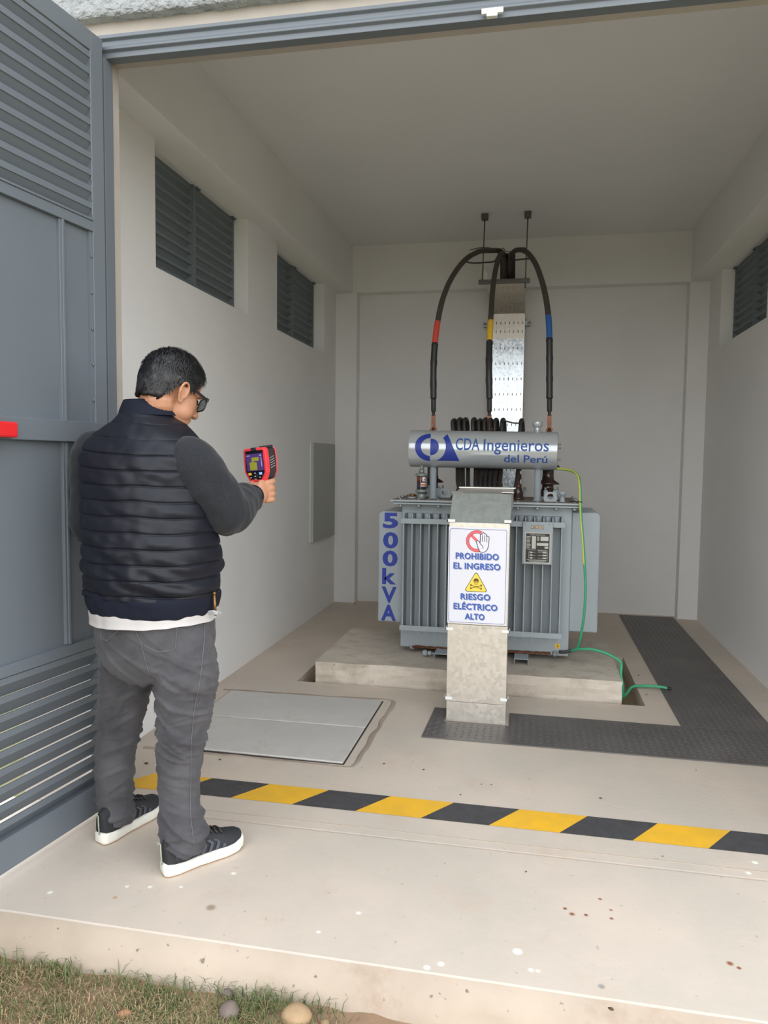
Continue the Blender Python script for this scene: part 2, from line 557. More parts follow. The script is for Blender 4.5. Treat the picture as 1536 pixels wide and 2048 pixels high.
# louvered wall openings
def louver(name, sgn, y0, y1, lab):
    xo = (XL if sgn < 0 else XR) + sgn * 0.095
    z0, z1 = 2.24, ZB
    e = empty(name, (xo, y0, z0), 0, lab, 'louver', kind='structure')
    fr = MB()
    t = .02
    L = y1 - y0; H = z1 - z0
    mid = L / 2
    for a, c in ((0, t), (L - t, L), (mid - .016, mid + .016)): fr.box((-sgn * .014 if a == mid - .016 else 0, a, 0), (sgn * .05, c, H))
    fr.box((0, 0, 0), (sgn * .05, L, t)); fr.box((0, 0, H - t), (sgn * .05, L, H))
    fr.build('frame', M_louv, e, bevel=.001)
    sl = MB()
    n = 10
    for k in range(n):
        z = H - .02 - (k + .5) * (H - .02) / n
        for a, c in ((t, mid - .016), (mid + .016, L - t)):
            p = [(-sgn * .006, z + .030), (-sgn * .006, z + .014), (sgn * .000, z + .014), (sgn * .004, z + .022), (sgn * .058, z - .036), (sgn * .058, z - .028), (sgn * .008, z + .030)]
            P = [Vector((x, a, zz)) for x, zz in p] + [Vector((x, c, zz)) for x, zz in p]
            q = len(p)
            sl.faces(P, [tuple(range(q)), tuple(range(q, 2 * q))] + [(i, (i + 1) % q, q + (i + 1) % q, q + i) for i in range(q)])
    sl.build('slats', M_louv, e)
    tab = MB()
    tab.box((-sgn * .02, mid + .02, H - .008), (sgn * .01, mid + .07, H)); tab.box((-sgn * .02, L - .06, H - .008), (sgn * .01, L - .01, H))
    tab.build('fixing_tab', M_louv, e)
louver('window_1', -1, *WIN[0], 'dark grey louvered opening nearest the gate on the left wall')
louver('window_2', -1, *WIN[1], 'dark grey louvered opening at the far end of the left wall')
louver('window_3', 1, *WIN[1], 'dark grey louvered opening high on the right wall')
louver('window_4', 1, *WIN[0], 'dark grey louvered opening on the right wall near the front')

# gate frame (head bar and posts)
b = MB()
ZH0, ZH1 = 2.743, 2.817
def headprof():
    y = YF
    return [(y - .012, ZH1), (y - .012, ZH1 - .012), (y + .0, ZH1 - .018), (y + .0, ZH1 - .034), (y - .010, ZH1 - .042), (y - .010, ZH1 - .050),
            (y + .002, ZH1 - .056), (y + .002, ZH0), (y + .045, ZH0), (y + .045, ZH1)]
hp = headprof(); q = len(hp)
P = [Vector((-1.575, y, z)) for y, z in hp] + [Vector((1.27, y, z)) for y, z in hp]
b.faces(P, [tuple(range(q)), tuple(range(q, 2 * q))] + [(i, (i + 1) % q, q + (i + 1) % q, q + i) for i in range(q)])
gf = empty('trim_7', (0, 0, 0), 0, 'grey steel frame around the opening', 'frame', kind='structure')
b.build('head_bar', M_gate, gf, bevel=.0015)
for x0, x1 in ((-1.575, -1.527), (1.22, 1.27)):
    b = MB(); b.box((x0, YF - .012, 0), (x1, YF + .045, ZH0 + .001)); b.box((x0 + .006, YF - .018, 0), (x0 + .022, YF - .012, ZH0))
    b.build('post', M_gate, gf, bevel=.002)
q0 = at(985, 30, YF - .01)
b = MB(); b.box((q0.x - .034, YF - .022, q0.z + .0), (q0.x + .034, YF - .012, q0.z + .016)); b.box((q0.x - .018, YF - .024, q0.z - .010), (q0.x + .016, YF - .008, q0.z + .008))
b.build('strike_plate', mat('pale_strike_plate', srgb(215, 218, 212), .4), gf)

# the open gate leaf: local x along the leaf outwards, local y = thickness, hinged at the left post
HX, HY = -1.521, 2.47
ang = math.atan2(-0.9917, -0.1279)
gate = empty('door_1', (HX, HY, 0.0), ang, 'open grey steel gate leaf with louvers above and below a sheet panel', 'gate', kind='structure')
LW = 1.40
TH = .045  # thickness towards -local y?  (camera sees the +y side)
def gbox(mb, x0, x1, z0, z1, y0=-TH, y1=0.0): mb.box((x0, y0, z0), (x1, y1, z1))
b = MB(); gbox(b, 0, .062, .03, 2.79); b.box((-.012, -TH, .03), (0, -.02, 2.79)); b.build('hinge_stile', M_gate, gate, bevel=.002)
b = MB(); gbox(b, LW - .06, LW, .03, 2.79); b.build('outer_stile', M_gate, gate, bevel=.002)
b = MB(); gbox(b, .062, LW - .06, 2.725, 2.79); b.build('top_rail', M_gate, gate, bevel=.002)
b = MB(); gbox(b, .062, LW - .06, 2.115, 2.15); b.box((.062, -.006, 2.150), (LW - .06, .004, 2.158)); b.build('upper_rail', M_gate, gate, bevel=.002)
b = MB(); gbox(b, .02, LW - .06, 1.38, 1.45, -TH, .012); b.build('lock_rail', M_gate, gate, bevel=.002)
b = MB(); gbox(b, .062, LW - .06, .645, .682); b.build('lower_rail', M_gate, gate, bevel=.002)
b = MB(); gbox(b, .062, LW - .06, .03, .135); b.build('bottom_rail', M_gate, gate, bevel=.002)
def louvers(z0, z1, n, nm):
    mb = MB()
    for k in range(n):
        z = z0 + (k + .5) * (z1 - z0) / n
        h = (z1 - z0) / n
        # high on the room side (+y), low on the outer side
        p = [(-.002, z + h * .46), (-.002, z + h * .10), (-.006, z + h * .10), (-TH + .004, z - h * .75), (-TH + .001, z - h * .75), (-TH + .001, z - h * .66), (-.008, z + h * .46)]
        P = [Vector((.060, y, zz)) for y, zz in p] + [Vector((LW - .058, y, zz)) for y, zz in p]
        q = len(p)
        mb.faces(P, [tuple(range(q)), tuple(range(q, 2 * q))] + [(i, (i + 1) % q, q + (i + 1) % q, q + i) for i in range(q)])
    mb.build(nm, M_gate, gate)
louvers(2.158, 2.722, 10, 'upper_louvers')
louvers(.137, .645, 9, 'lower_louvers')
b = MB(); gbox(b, .05, LW - .05, .67, 2.13, -.022, -.018); b.build('sheet_panel', M_gate, gate)
for z0, z1, xo in ((.684, 1.38, 0), (1.45, 2.116, 0)):
    for xr in (.205, .75, 1.15):
        mb = MB(); mb.box((xr - .013, -.02, z0), (xr + .013, -.006, z1)); mb.box((xr - .005, -.01, z0), (xr + .005, -.001, z1))
        mb.build('rib', M_gate, gate, bevel=.0015)
# weld bead strip and little welds beside the stile
b = MB(); b.box((.062, -.020, .684), (.074, -.008, 1.38)); b.box((.062, -.020, 1.45), (.074, -.008, 2.115))
for k in range(5): b.ell((.066, -.005, 1.53 + k * .125), (.004, .003, .006), seg=8, rings=5)
for k in range(30):
    zz = 2.16 + random.random() * .56
    b.ell((.062, -.003, zz), (.0025, .003, .008 + .012 * random.random()), seg=6, rings=4)
b.build('weld_strip', M_gate, gate)
b = MB(); b.box((.46, .012, 1.385), (1.3, .045, 1.432)); b.build('push_bar', mat('red_push_bar', srgb(214, 40, 44), .35), gate, bevel=.006)
b = MB(); b.box((.52, .012, 1.432), (1.28, .032, 1.448)); b.build('push_bar_housing', mat('dark_bar_housing', srgb(50, 52, 56), .5), gate, bevel=.003)

# hazard stripe painted on the floor
b = MB()
Y0, Y1 = 2.663, 2.815
per = .2515
k0 = -5
for k in range(-7, 12):
    xa = .1245 + k * per; xb = xa + per
    sh = .108
    b.mi = 0 if k % 2 else 1
    c = [(xa, Y0), (xb, Y0), (xb + sh, Y1), (xa + sh, Y1)]
    # clip to the walls
    c = [(min(max(x, -1.79), 1.39), y) for x, y in c]
    if abs(c[0][0] - c[1][0]) < .001 and abs(c[2][0] - c[3][0]) < .001: continue
    b.faces([(x, y, .0012) for x, y in c], [(0, 1, 2, 3)])
b.build('hazard_marking', [M_yel, M_blk], floor)

# ------------------------------------------------------------------ concrete inspection covers
def slab(poly, z0, z1, name, m_, lab, cat, grp=None, bev=.004):
    cx = sum(p[0] for p in poly) / len(poly); cy = sum(p[1] for p in poly) / len(poly)
    mb = MB(); mb.prism([(x - cx, y - cy) for x, y in poly], z0, z1, Matrix.Identity(4))
    o = mb.build(name, m_, bevel=bev, loc=(cx, cy, 0)); return tag(o, lab, cat, grp)
slab([(-1.66, 3.085), (-.785, 3.075), (-.785, 3.50), (-1.66, 3.49)], 0.0, .010, 'concrete_cover', M_hatch, 'grey concrete inspection cover in the floor, the half nearer the striped line', 'cover', 'concrete inspection covers')
slab([(-1.66, 3.503), (-.785, 3.513), (-.785, 3.94), (-1.66, 3.915)], 0.0, .010, 'concrete_cover', M_hatch, 'grey concrete inspection cover in the floor, the half nearer the plinth', 'cover', 'concrete inspection covers')
b = MB()
vs = []
path = [(-1.72, 3.055), (-1.4, 3.052), (-1.0, 3.05), (-.775, 3.047), (-.735, 3.09), (-.728, 3.3), (-.725, 3.6), (-.722, 3.88), (-.75, 3.97), (-1.0, 3.965), (-1.4, 3.955), (-1.72, 3.945)]
pp = crom([Vector((x, y, 0)) for x, y in path], 14)
for p in pp:
    w = .012 + .009 * noise.noise(p * 7)
    vs.append(p)
b.tube([p + Vector((0.008 * noise.noise(p * 9), 0.008 * noise.noise(p * 9 + Vector((5, 0, 0))), 0.0)) for p in vs], [.012 + .007 * noise.noise(p * 8) for p in vs], n=8, squash=1)
o = b.build('mortar_rim', M_mortar, floor); o.scale = (1, 1, .35)
b = MB(); b.box((-1.67, 3.068, .0003), (-.778, 3.948, .0016)); b.build('cover_gap', mat('dark_gap', srgb(60, 52, 46), .9), floor)

# ------------------------------------------------------------------ checker plates
def checker(poly, lab):
    xs = [p[0] for p in poly]; ys = [p[1] for p in poly]
    cx, cy = (min(xs) + max(xs)) / 2, (min(ys) + max(ys)) / 2
    mb = MB(); mb.prism([(x - cx, y - cy) for x, y in poly], .0005, .006, Matrix.Identity(4))
    p = .034
    def inside(x, y):
        r = False; j = len(poly) - 1
        for i in range(len(poly)):
            if (poly[i][1] > y) != (poly[j][1] > y) and x < (poly[j][0] - poly[i][0]) * (y - poly[i][1]) / (poly[j][1] - poly[i][1]) + poly[i][0]: r = not r
            j = i
        return r
    i0 = int(min(xs) / p) - 1; i1 = int(max(xs) / p) + 1; j0 = int(min(ys) / p) - 1; j1 = int(max(ys) / p) + 1
    for i in range(i0, i1 + 1):
        for j in range(j0, j1 + 1):
            x = i * p; y = j * p
            if not (inside(x - .015, y) and inside(x + .015, y) and inside(x, y - .015) and inside(x, y + .015)): continue
            a = PI / 4 if (i + j) % 2 else -PI / 4
            ca, sa = math.cos(a), math.sin(a)
            L, w = .013, .0042
            pts = [(-L, 0, .006), (0, -w, .006), (L, 0, .006), (0, w, .006), (-L * .4, 0, .0082), (L * .4, 0, .0082)]
            V = [Vector((x - cx + q[0] * ca - q[1] * sa, y - cy + q[0] * sa + q[1] * ca, q[2])) for q in pts]
            mb.faces(V, [(0, 1, 4), (1, 5, 4), (1, 2, 5), (2, 3, 5), (3, 4, 5), (3, 0, 4)])
    o = mb.build('checker_plate', M_check, loc=(cx, cy, 0)); return tag(o, lab, 'floor plate', 'checkered steel trench covers')
# the near one has a notch where the cable channel comes up
checker([(-.495, 3.464), (1.215, 3.464), (1.215, 3.90), (-.09, 3.90), (-.09, 3.70), (-.416, 3.70), (-.416, 3.90), (-.487, 3.90)], 'dark checkered steel plate lying across the floor at the foot of the metal channel')
checker([(.766, 3.905), (1.215, 3.905), (1.215, 6.70), (.766, 6.70)], 'long dark checkered steel plate running along the right wall to the back')

# ------------------------------------------------------------------ plinth
b = MB()
x0, x1, y0, y1, z0, z1 = -1.255, .515, 4.235, 5.15, -.14, .118
nx, ny, nzz = 70, 36, 10
def pn(x, y, z): return Vector((x + .006 * noise.noise(Vector((x * 10, y * 10, z * 25))), y + .010 * noise.noise(Vector((x * 8, 3, z * 22))), z + .004 * noise.noise(Vector((x * 6, y * 6, 9)))))
def grid(f, nu, nv):
    V = [f(i / nu, j / nv) for i in range(nu + 1) for j in range(nv + 1)]
    b.faces(V, [(i * (nv + 1) + j, (i + 1) * (nv + 1) + j, (i + 1) * (nv + 1) + j + 1, i * (nv + 1) + j + 1) for i in range(nu) for j in range(nv)])
grid(lambda u, v: pn(x0 + (x1 - x0) * u, y0 + (y1 - y0) * v, z1), nx, ny)
grid(lambda u, v: pn(x0 + (x1 - x0) * u, y0, z0 + (z1 - z0) * v), nx, nzz)
grid(lambda u, v: pn(x0 + (x1 - x0) * u, y1, z0 + (z1 - z0) * v), nx, nzz)
grid(lambda u, v: pn(x0, y0 + (y1 - y0) * u, z0 + (z1 - z0) * v), ny, nzz)
grid(lambda u, v: pn(x1, y0 + (y1 - y0) * u, z0 + (z1 - z0) * v), ny, nzz)
bmesh.ops.remove_doubles(b.bm, verts=b.bm.verts, dist=.0008)
tag(b.build('concrete_plinth', M_plinth, bevel=0), 'rough raised concrete plinth under the transformer', 'plinth')

# ------------------------------------------------------------------ transformer
TY = 4.58
tr = empty('transformer', (-.28, 4.85, .12), 0, 'large grey oil-filled transformer with cooling fins standing on the concrete plinth', 'transformer')
OFF = Vector((-.28, 4.85, .12))
def tb(mb, name, m_, bevel=0.0, parent=None, **k):
    """build with world coordinates, parented to the transformer"""
    bmesh.ops.translate(mb.bm, verts=mb.bm.verts, vec=-OFF)
    return mb.build(name, m_, parent or tr, bevel=bevel, **k)
b = MB(); b.box((-.80, TY, .152), (.236, 5.12, 1.062)); tb(b, 'tank', M_tank, .006)
# flange + lid + bolts
b = MB(); b.box((-.845, 4.50, 1.060), (.280, 5.20, 1.070)); tb(b, 'flange', M_tank, .002)
b = MB(); b.box((-.86, 4.49, 1.076), (.290, 5.21, 1.088)); lid = tb(b, 'lid', M_tank, .002)
b = MB(); b.box((-.85, 4.50, 1.0883), (.28, 5.20, 1.0892)); tb(b, 'dust_layer', M_tankd, parent=lid); bpy.data.objects['dust_layer'].parent = lid
b = MB(); b.box((-.84, 4.505, 1.068), (.275, 5.19, 1.078)); tb(b, 'gasket', mat('dark_gasket', srgb(96, 98, 98), .8))
for i, x in enumerate([-.80, -.685, -.565, -.445, -.325, -.205, -.085, .03, .14, .245]):
    b = MB(); y = 4.525
    b.lathe([(.0, 1.040), (.009, 1.042), (.0125, 1.048), (.0125, 1.060)], (x, y, 0), 12)
    tb(b, 'lid_bolt', M_bolt); b = MB(); b.lathe([(.008, 1.088), (.008, 1.094), (.004, 1.096)], (x, y, 0), 6); tb(b, 'lid_nut', M_bolt)
for i, y in enumerate([4.65, 4.77, 4.89, 5.01, 5.13]):
    for x in (-.83, .262):
        b = MB(); b.lathe([(.0, 1.040), (.011, 1.046), (.0125, 1.060)], (x, y, 0), 10); tb(b, 'lid_bolt', M_bolt); b = MB(); b.lathe([(.009, 1.088), (.009, 1.100), (.004, 1.102)], (x, y, 0), 6); tb(b, 'lid_nut', M_bolt)
# front fins
def fin_prof(L, H, t, nose=.022):
    """side outline of a fin: L outwards, H tall, rounded corners"""
    pts = []
    r = nose
    for a in range(0, 91, 15): pts.append((L - r + r * math.sin(math.radians(a)), H - r + r * math.cos(math.radians(a))))
    for a in range(90, 181, 15): pts.append((L - r + r * math.sin(math.radians(a)), r + r * math.cos(math.radians(a))))
    return [(0, H)] + pts + [(0, 0)]
FZ0, FZ1 = .275, 1.005
fx = -.768
while fx < .20:
    mb = MB()
    M = Matrix(((0, 0, 1, fx), (-1, 0, 0, TY + .002), (0, 1, 0, FZ0), (0, 0, 0, 1)))
    pr = fin_prof(.118, FZ1 - FZ0, .0)
    mb.prism(pr, -.0042, .0042, M)
    mb2 = tb(mb, 'cooling_fin', M_tank, .0025)
    fx += .0523
# rounded web between fins at the top
fx = -.768
mb = MB()
while fx < .15:
    mb.lathe([(.021, FZ1 - .075), (.021, FZ1 - .004), (.014, FZ1)], (fx + .026, TY - .012, 0), 16)
    fx += .0523
tb(mb, 'fin_webs', M_tank)
for z0, z1 in ((.945, .977), (.285, .317)):
    mb = MB(); mb.box((-.785, TY - .126, z0), (.19, TY - .116, z1)); tb(mb, 'fin_bar', M_tank, .0015)
mb = MB()
fx = -.768
while fx < .20:
    M = Matrix(((0, 0, 1, fx), (-1, 0, 0, TY), (0, 1, 0, 0), (0, 0, 0, 1)))
    mb = MB(); mb.prism([(.116, .286), (.116, .262), (.108, .262), (.09, .286)], -.003, .003, M); fx += .0523; tb(mb, 'fin_tip', M_tank)

# side fins
for sx_, xa, W, z0, z1 in ((-1, -.795, .158, .300, 1.008), (1, .232, .172, .300, 1.030)):
    for k in range(11):
        y = 4.625 + k * .045
        mb = MB()
        r = .03
        P = [(0, z1 - z0)] + [(W - r + r * math.sin(math.radians(a)), z1 - z0 - r + r * math.cos(math.radians(a))) for a in range(0, 91, 15)] + \
            [(W, 0), (0, 0)]
        M = Matrix(((sx_, 0, 0, xa), (0, 0, 1, y), (0, 1, 0, z0), (0, 0, 0, 1)))
        mb.prism(P, -.014, .014, M) if k else mb.prism(P, -.020, .014, M)
        f = tb(mb, 'side_fin', M_tank, .009 if k == 0 else .006)
        if k == 0 and sx_ < 0: lf = f
    mb = MB(); mb.box((xa, 4.63, z0 + .03), (xa + sx_ * W * .93, 5.09, z1 - .03)); tb(mb, 'side_oil_duct', M_tank)
# 500kVA on the near side fin
mb = MB()
zf = 4.625 - .020 - .0008
for ch, (px, py0, py1) in zip('500kVA', [(781, 1027, 1055), (781, 1066, 1095), (780, 1103, 1131), (778, 1138, 1167), (778, 1175, 1204), (777, 1211, 1240)]):
    A = at(px, py1, zf); B = at(px, py0, zf)
    M = Matrix.Translation((A.x, zf, A.z)) @ Matrix.Rotation(PI / 2, 4, 'X')
    add_text(mb, ch, (B.z - A.z), M, width=.098 if ch != 'k' else .090, off=.005)
tb(mb, 'lettering', M_blue, parent=tr)
# feet channels
for xa, w in ((-.565, .085), (-.085, .085)):
    mb = MB()
    for q in ((0, .004, 0, .035), (w - .004, w, 0, .035), (0, w, .031, .036)):
        mb.box((xa + q[0], 4.435, .122 + q[2]), (xa + q[1], 5.15, .122 + q[3]))
    tb(mb, 'foot_channel', M_tank, .0015)
mb = MB(); mb.lathe([(.012, 0), (.019, .004), (.019, .026), (.012, .030)], (-.645, 4.50, .14), 16, 'X'); mb.lathe([(.010, .032), (.014, .036), (.014, .052), (.008, .056)], (-.645, 4.50, .14), 16, 'X')
mb.tube([(-.645, 4.50, .14), (-.56, 4.50, .14)], .006, 8); tb(mb, 'roller', M_tank)
# earth strip + bolts + cable
mb = MB(); pts = [(-.725, TY - .008, .150), (-.69, TY - .010, .160), (-.6, TY - .012, .158), (-.3, TY - .012, .163), (0, TY - .012, .166), (.13, TY - .012, .168)]
pts = crom(pts, 8)
for ph in range(3):
    mb.tube([p + Vector((0, .004 * math.cos(i * .9 + ph * 2.1), .005 * math.sin(i * .9 + ph * 2.1))) for i, p in enumerate(pts)], .0045, 6)
tb(mb, 'copper_braid', M_copper)
mb = MB(); mb.lathe([(.0, .0), (.010, .0), (.012, .012), (.008, .03)], (-.735, TY - .004, .150), 12, 'X'); tb(mb, 'braid_lug', M_bolt)
mb = MB(); mb.lathe([(.017, 0), (.017, .018), (.011, .020), (.011, .03), (.0, .032)], (.155, TY - .002, .168), 18, 'Y'); mb.box((.118, TY - .012, .162), (.15, TY - .006, .174)); tb(mb, 'earth_bolt', M_bolt)
# earth symbol sticker
q = at(1115, 1292, TY - .001)
mb = MB(); mb.box((q.x - .014, TY - .0012, q.z - .014), (q.x + .014, TY - .0004, q.z + .014)); stk = tb(mb, 'earth_sticker', M_yt)
mb = MB(); mb.box((q.x - .0015, TY - .002, q.z - .002), (q.x + .0015, TY - .0013, q.z + .009))
for i, w in enumerate((.008, .0055, .003)): mb.box((q.x - w, TY - .002, q.z - .003 - i * .003), (q.x + w, TY - .0013, q.z - .0015 - i * .003))
tb(mb, 'earth_symbol', M_ink, parent=stk)
# nameplate box
q0 = at(1046, 1043, 4.43); q1 = at(1104, 1130, 4.43)
NX0, NX1, NZ0, NZ1 = q0.x, q1.x, q1.z, q0.z
mb = MB(); mb.box((NX0, 4.425, NZ0), (NX1, 4.455, NZ1)); nb = tb(mb, 'nameplate_holder', M_tank, .003)
NW, NH = NX1 - NX0, NZ1 - NZ0
def nrect(mb, u0, v0, u1, v1, y, th=.0006):   # u,v 0..1 from top left
    mb.box((NX0 + u0 * NW, y - th, NZ1 - v0 * NH), (NX0 + u1 * NW, y, NZ1 - v1 * NH))
mb = MB(); nrect(mb, .08, .25, .93, .965, 4.425); pl = tb(mb, 'plate_edge', M_silver, parent=nb)
mb = MB(); nrect(mb, .11, .27, .90, .945, 4.4244); tb(mb, 'rating_plate', M_plate, parent=nb)
mb = MB()
yy = 4.4238
nrect(mb, .31, .335, .445, .63, yy); nrect(mb, .60, .34, .86, .44, yy); nrect(mb, .48, .49, .86, .555, yy); nrect(mb, .74, .57, .86, .62, yy)
for i in range(10): nrect(mb, .13, .34 + i * .03, .13 + random.uniform(.09, .15), .352 + i * .03, yy)
for i in range(5): nrect(mb, .48, .345 + i * .02, .56, .355 + i * .02, yy)
for i in range(3):
    z = .70 + i * .065
    nrect(mb, .26, z, .34, z + .035, yy); nrect(mb, .34, z + .014, .44, z + .02, yy); nrect(mb, .52, z + .014, .68, z + .02, yy); nrect(mb, .68, z, .80, z + .03, yy); nrect(mb, .80, z + .012, .83, z + .02, yy)
nrect(mb, .83, .70, .84, .86, yy); nrect(mb, .22, .70, .23, .86, yy); nrect(mb, .22, .70, .26, .707, yy); nrect(mb, .52, .675, .84, .683, yy)
for i in range(3): nrect(mb, .15 + i * .05, .885 + i * .018, .85 - i * .04, .893 + i * .018, yy)
nrect(mb, .17, .655, .45, .662, yy); nrect(mb, .50, .655, .82, .662, yy)
M = Matrix.Translation((NX0 + .20 * NW, yy - .0003, NZ1 - .318 * NH)) @ Matrix.Rotation(PI / 2, 4, 'X')
add_text(mb, 'CDA Ingenieros', .0075, Matrix.Translation((NX0 + .50 * NW, yy - .0003, NZ1 - .315 * NH)) @ Matrix.Rotation(PI / 2, 4, 'X'), width=.085, extr=.0002)
tb(mb, 'plate_print', M_silver, parent=nb)
mb = MB(); nrect(mb, .27, .085, .70, .165, 4.425); tb(mb, 'small_label_rim', M_ink, parent=nb)
mb = MB(); nrect(mb, .282, .095, .688, .155, 4.4243); tb(mb, 'small_label', mat('cream_label', srgb(226, 204, 176), .5), parent=nb)
mb = MB(); add_text(mb, 'LIBRE DE PCB', .0085, Matrix.Translation((NX0 + .485 * NW, 4.4232, NZ1 - .142 * NH)) @ Matrix.Rotation(PI / 2, 4, 'X'), width=.060, off=.0003, extr=.0002); tb(mb, 'small_label_text', M_ink, parent=nb)
for u in (.07, .88):
    mb = MB(); mb.lathe([(.004, 0), (.004, .002), (.0, .003)], (NX0 + u * NW, 4.425, NZ1 - .05 * NH), 10, 'Y'); tb(mb, 'holder_screw', M_bolt, parent=nb)
for o in [c for c in COL.objects if c.parent in (nb, stk)]: pass

# conservator
CY, CZ, CR = 4.70, 1.392, .1165
A = at(821, 897, CY); B = at(1115, 904, CY)
CL = (B - A).length
CM = Matrix.Translation(A) @ Matrix.Rotation(math.atan2(-(B.z - A.z) - .006, B.x - A.x), 4, 'Y')
def cb(mb, name, m_, bevel=0.0, parent=None, M=CM, **k):
    bmesh.ops.transform(mb.bm, matrix=Matrix.Translation(-OFF) @ M, verts=mb.bm.verts)
    return mb.build(name, m_, parent or tr, bevel=bevel, **k)
mb = MB()
mb.lathe([(.0, -.001), (CR * .55, -.004), (CR - .010, .0), (CR - .001, .003), (CR, .006), (CR, .012), (CR, .02), (CR, CL - .02), (CR, CL - .012), (CR, CL - .006), (CR - .001, CL - .003), (CR - .006, CL), (CR - .012, CL - .004), (.0, CL - .004)], (0, 0, 0), 72, 'X')
cons = cb(mb, 'conservator', M_cons)
def cyl_map(name, polys, m_, tris=None):
    """polys: list of 2D outlines in (s,t) ; wraps onto the cylinder"""
    mb = MB()
    for poly in polys:
        mb.faces([Vector((s, t, 0)) for s, t in poly], [tuple(range(len(poly)))])
    if tris:
        P, F = tris; mb.faces([Vector((p[0], p[1], 0)) for p in P], F)
    bmesh.ops.triangulate(mb.bm, faces=mb.bm.faces)
    for z in [i * .006 - .1 for i in range(34)]:
        g = list(mb.bm.verts) + list(mb.bm.edges) + list(mb.bm.faces)
        bmesh.ops.bisect_plane(mb.bm, geom=g, plane_co=(0, z, 0), plane_no=(0, 1, 0))
    for v in mb.bm.verts:
        s, t = v.co.x, v.co.y; a = t / CR; r = CR + .0007
        v.co = Vector((s, -r * math.cos(a), r * math.sin(a)))
    return cb(mb, name, m_, parent=cons)
KX = CL / (1290 - 155)
def cp(x, y): return ((x - 155) * KX, CR * math.asin(max(-.97, min(.97, (297 - y) / 143.5))))
c0 = cp(332, 283)
Ro, Ri = .0955, .058
polys = []
arc = lambda r, a0, a1, n=24: [(c0[0] + r * math.cos(math.radians(a0 + (a1 - a0) * i / n)), c0[1] + r * math.sin(math.radians(a0 + (a1 - a0) * i / n))) for i in range(n + 1)]
o1 = arc(Ro, 92, 268); i1 = arc(Ri, 268, 92)
polys += [[o1[i], o1[i + 1], i1[24 - i - 1], i1[24 - i]] for i in range(24)]
hd = arc(.0535, -90, 90)
polys += [[(c0[0], c0[1]), hd[i], hd[i + 1]] for i in range(24)]
# the A: right leg and concave left side
ap = cp(456, 185); br = cp(558, 387); bl = cp(362, 385); sh_ = cp(432, 222)
conc = []
R2 = .0955
for i in range(15):
    a = math.radians(38 - (38 + 72) * i / 14)
    conc.append((c0[0] + R2 * math.cos(a) + .001, c0[1] + R2 * math.sin(a)))
poly = [ap, sh_] + conc + [bl, br]
cyl_map('company_logo', polys + [], M_blue)
P2 = []
for i in range(len(conc) - 1):
    # strips from the concave side to the straight right edge at the same height
    def edge(t):
        k = (ap[1] - t) / (ap[1] - br[1]); return (ap[0] + (br[0] - ap[0]) * k, t)
    P2.append([conc[i], conc[i + 1], edge(conc[i + 1][1]), edge(conc[i][1])])
P2.append([ap, sh_, conc[0], edge(conc[0][1])])
P2.append([conc[-1], bl, br, edge(conc[-1][1])])
cyl_map('company_logo_triangle', P2, M_blue)
def cyl_text(txt, x0, x1, yb_, yt_, name, off=.0, sx=1):
    a = cp(x0, yb_); c = cp(x1, yt_)
    P, F = text_polys(txt, (c[1] - a[1]) / CAPH, off=off, extr=0, align='LEFT')
    mn = min(p[0] for p in P); mx = max(p[0] for p in P); k = (c[0] - a[0]) / (mx - mn)
    P = [((p[0] - mn) * k + a[0], p[1] + a[1], 0) for p in P]
    return cyl_map(name, [], M_cblue, (P, F))
cyl_text('CDA', 527, 708, 303, 217, 'company_lettering', .0012)
cyl_text('Ingenieros', 738, 1222, 303, 220, 'company_lettering', .0012)
cyl_text('del', 893, 1005, 388, 333, 'company_lettering', .001)
cyl_text('Perú', 1040, 1215, 388, 335, 'company_lettering', .001)
# legs, filler neck, sight fittings
for px in (866, 1075):
    q = at(px, 975, CY)
    mb = MB(); mb.lathe([(.030, 1.088), (.030, 1.094), (.0215, 1.096), (.0215, CZ - CR + .02)], (q.x, CY, 0), 20); tb(mb, 'support_leg', M_tank)
q = at(1075, 850, CY)
mb = MB(); mb.lathe([(.019, CZ + CR - .02), (.019, q.z + .01)], (q.x, CY, 0), 16); mb.lathe([(.030, 1.545), (.030, 1.575), (.027, 1.579), (.0, 1.580)], (q.x, CY, 0), 18)
mb.lathe([(.016, 1.53), (.016, 1.55)], (q.x, CY, 0), 12); tb(mb, 'filler_cap', M_cons)
for dz in (.045, .022, -.048):
    mb = MB(); mb.lathe([(.010, 0), (.010, .008), (.006, .010), (.006, .022), (.0, .024)], (B.x - .004, CY - .03, B.z + dz), 10, 'X'); tb(mb, 'end_bolt', M_bolt)
# silica breather
bx = at(843, 960, 4.60).x
by = 4.60
mb = MB(); mb.lathe([(.010, 1.262), (.010, 1.300)], (bx, by + .03, 0), 12); mb.lathe([(.011, 1.250), (.017, 1.252), (.017, 1.272), (.011, 1.276)], (bx, by, 0), 6)
mb.lathe([(.010, 1.27), (.010, 1.30)], (bx, by, 0), 12); mb.lathe([(.036, 1.232), (.038, 1.236), (.038, 1.246), (.016, 1.252)], (bx, by, 0), 24)
mb.lathe([(.030, 1.128), (.038, 1.132), (.038, 1.146), (.033, 1.150)], (bx, by, 0), 24); mb.lathe([(.026, 1.090), (.028, 1.094), (.028, 1.120), (.020, 1.128)], (bx, by, 0), 24)
for a in range(3): mb.tube([(bx + .034 * math.cos(a * 2.1 + 2.6), by + .034 * math.sin(a * 2.1 + 2.6), 1.13), (bx + .034 * math.cos(a * 2.1 + 2.6), by + .034 * math.sin(a * 2.1 + 2.6), 1.245)], .003, 6)
br_ = tb(mb, 'silica_breather', mat('greenish_cast_metal', srgb(128, 138, 130), .4, metal=.3))
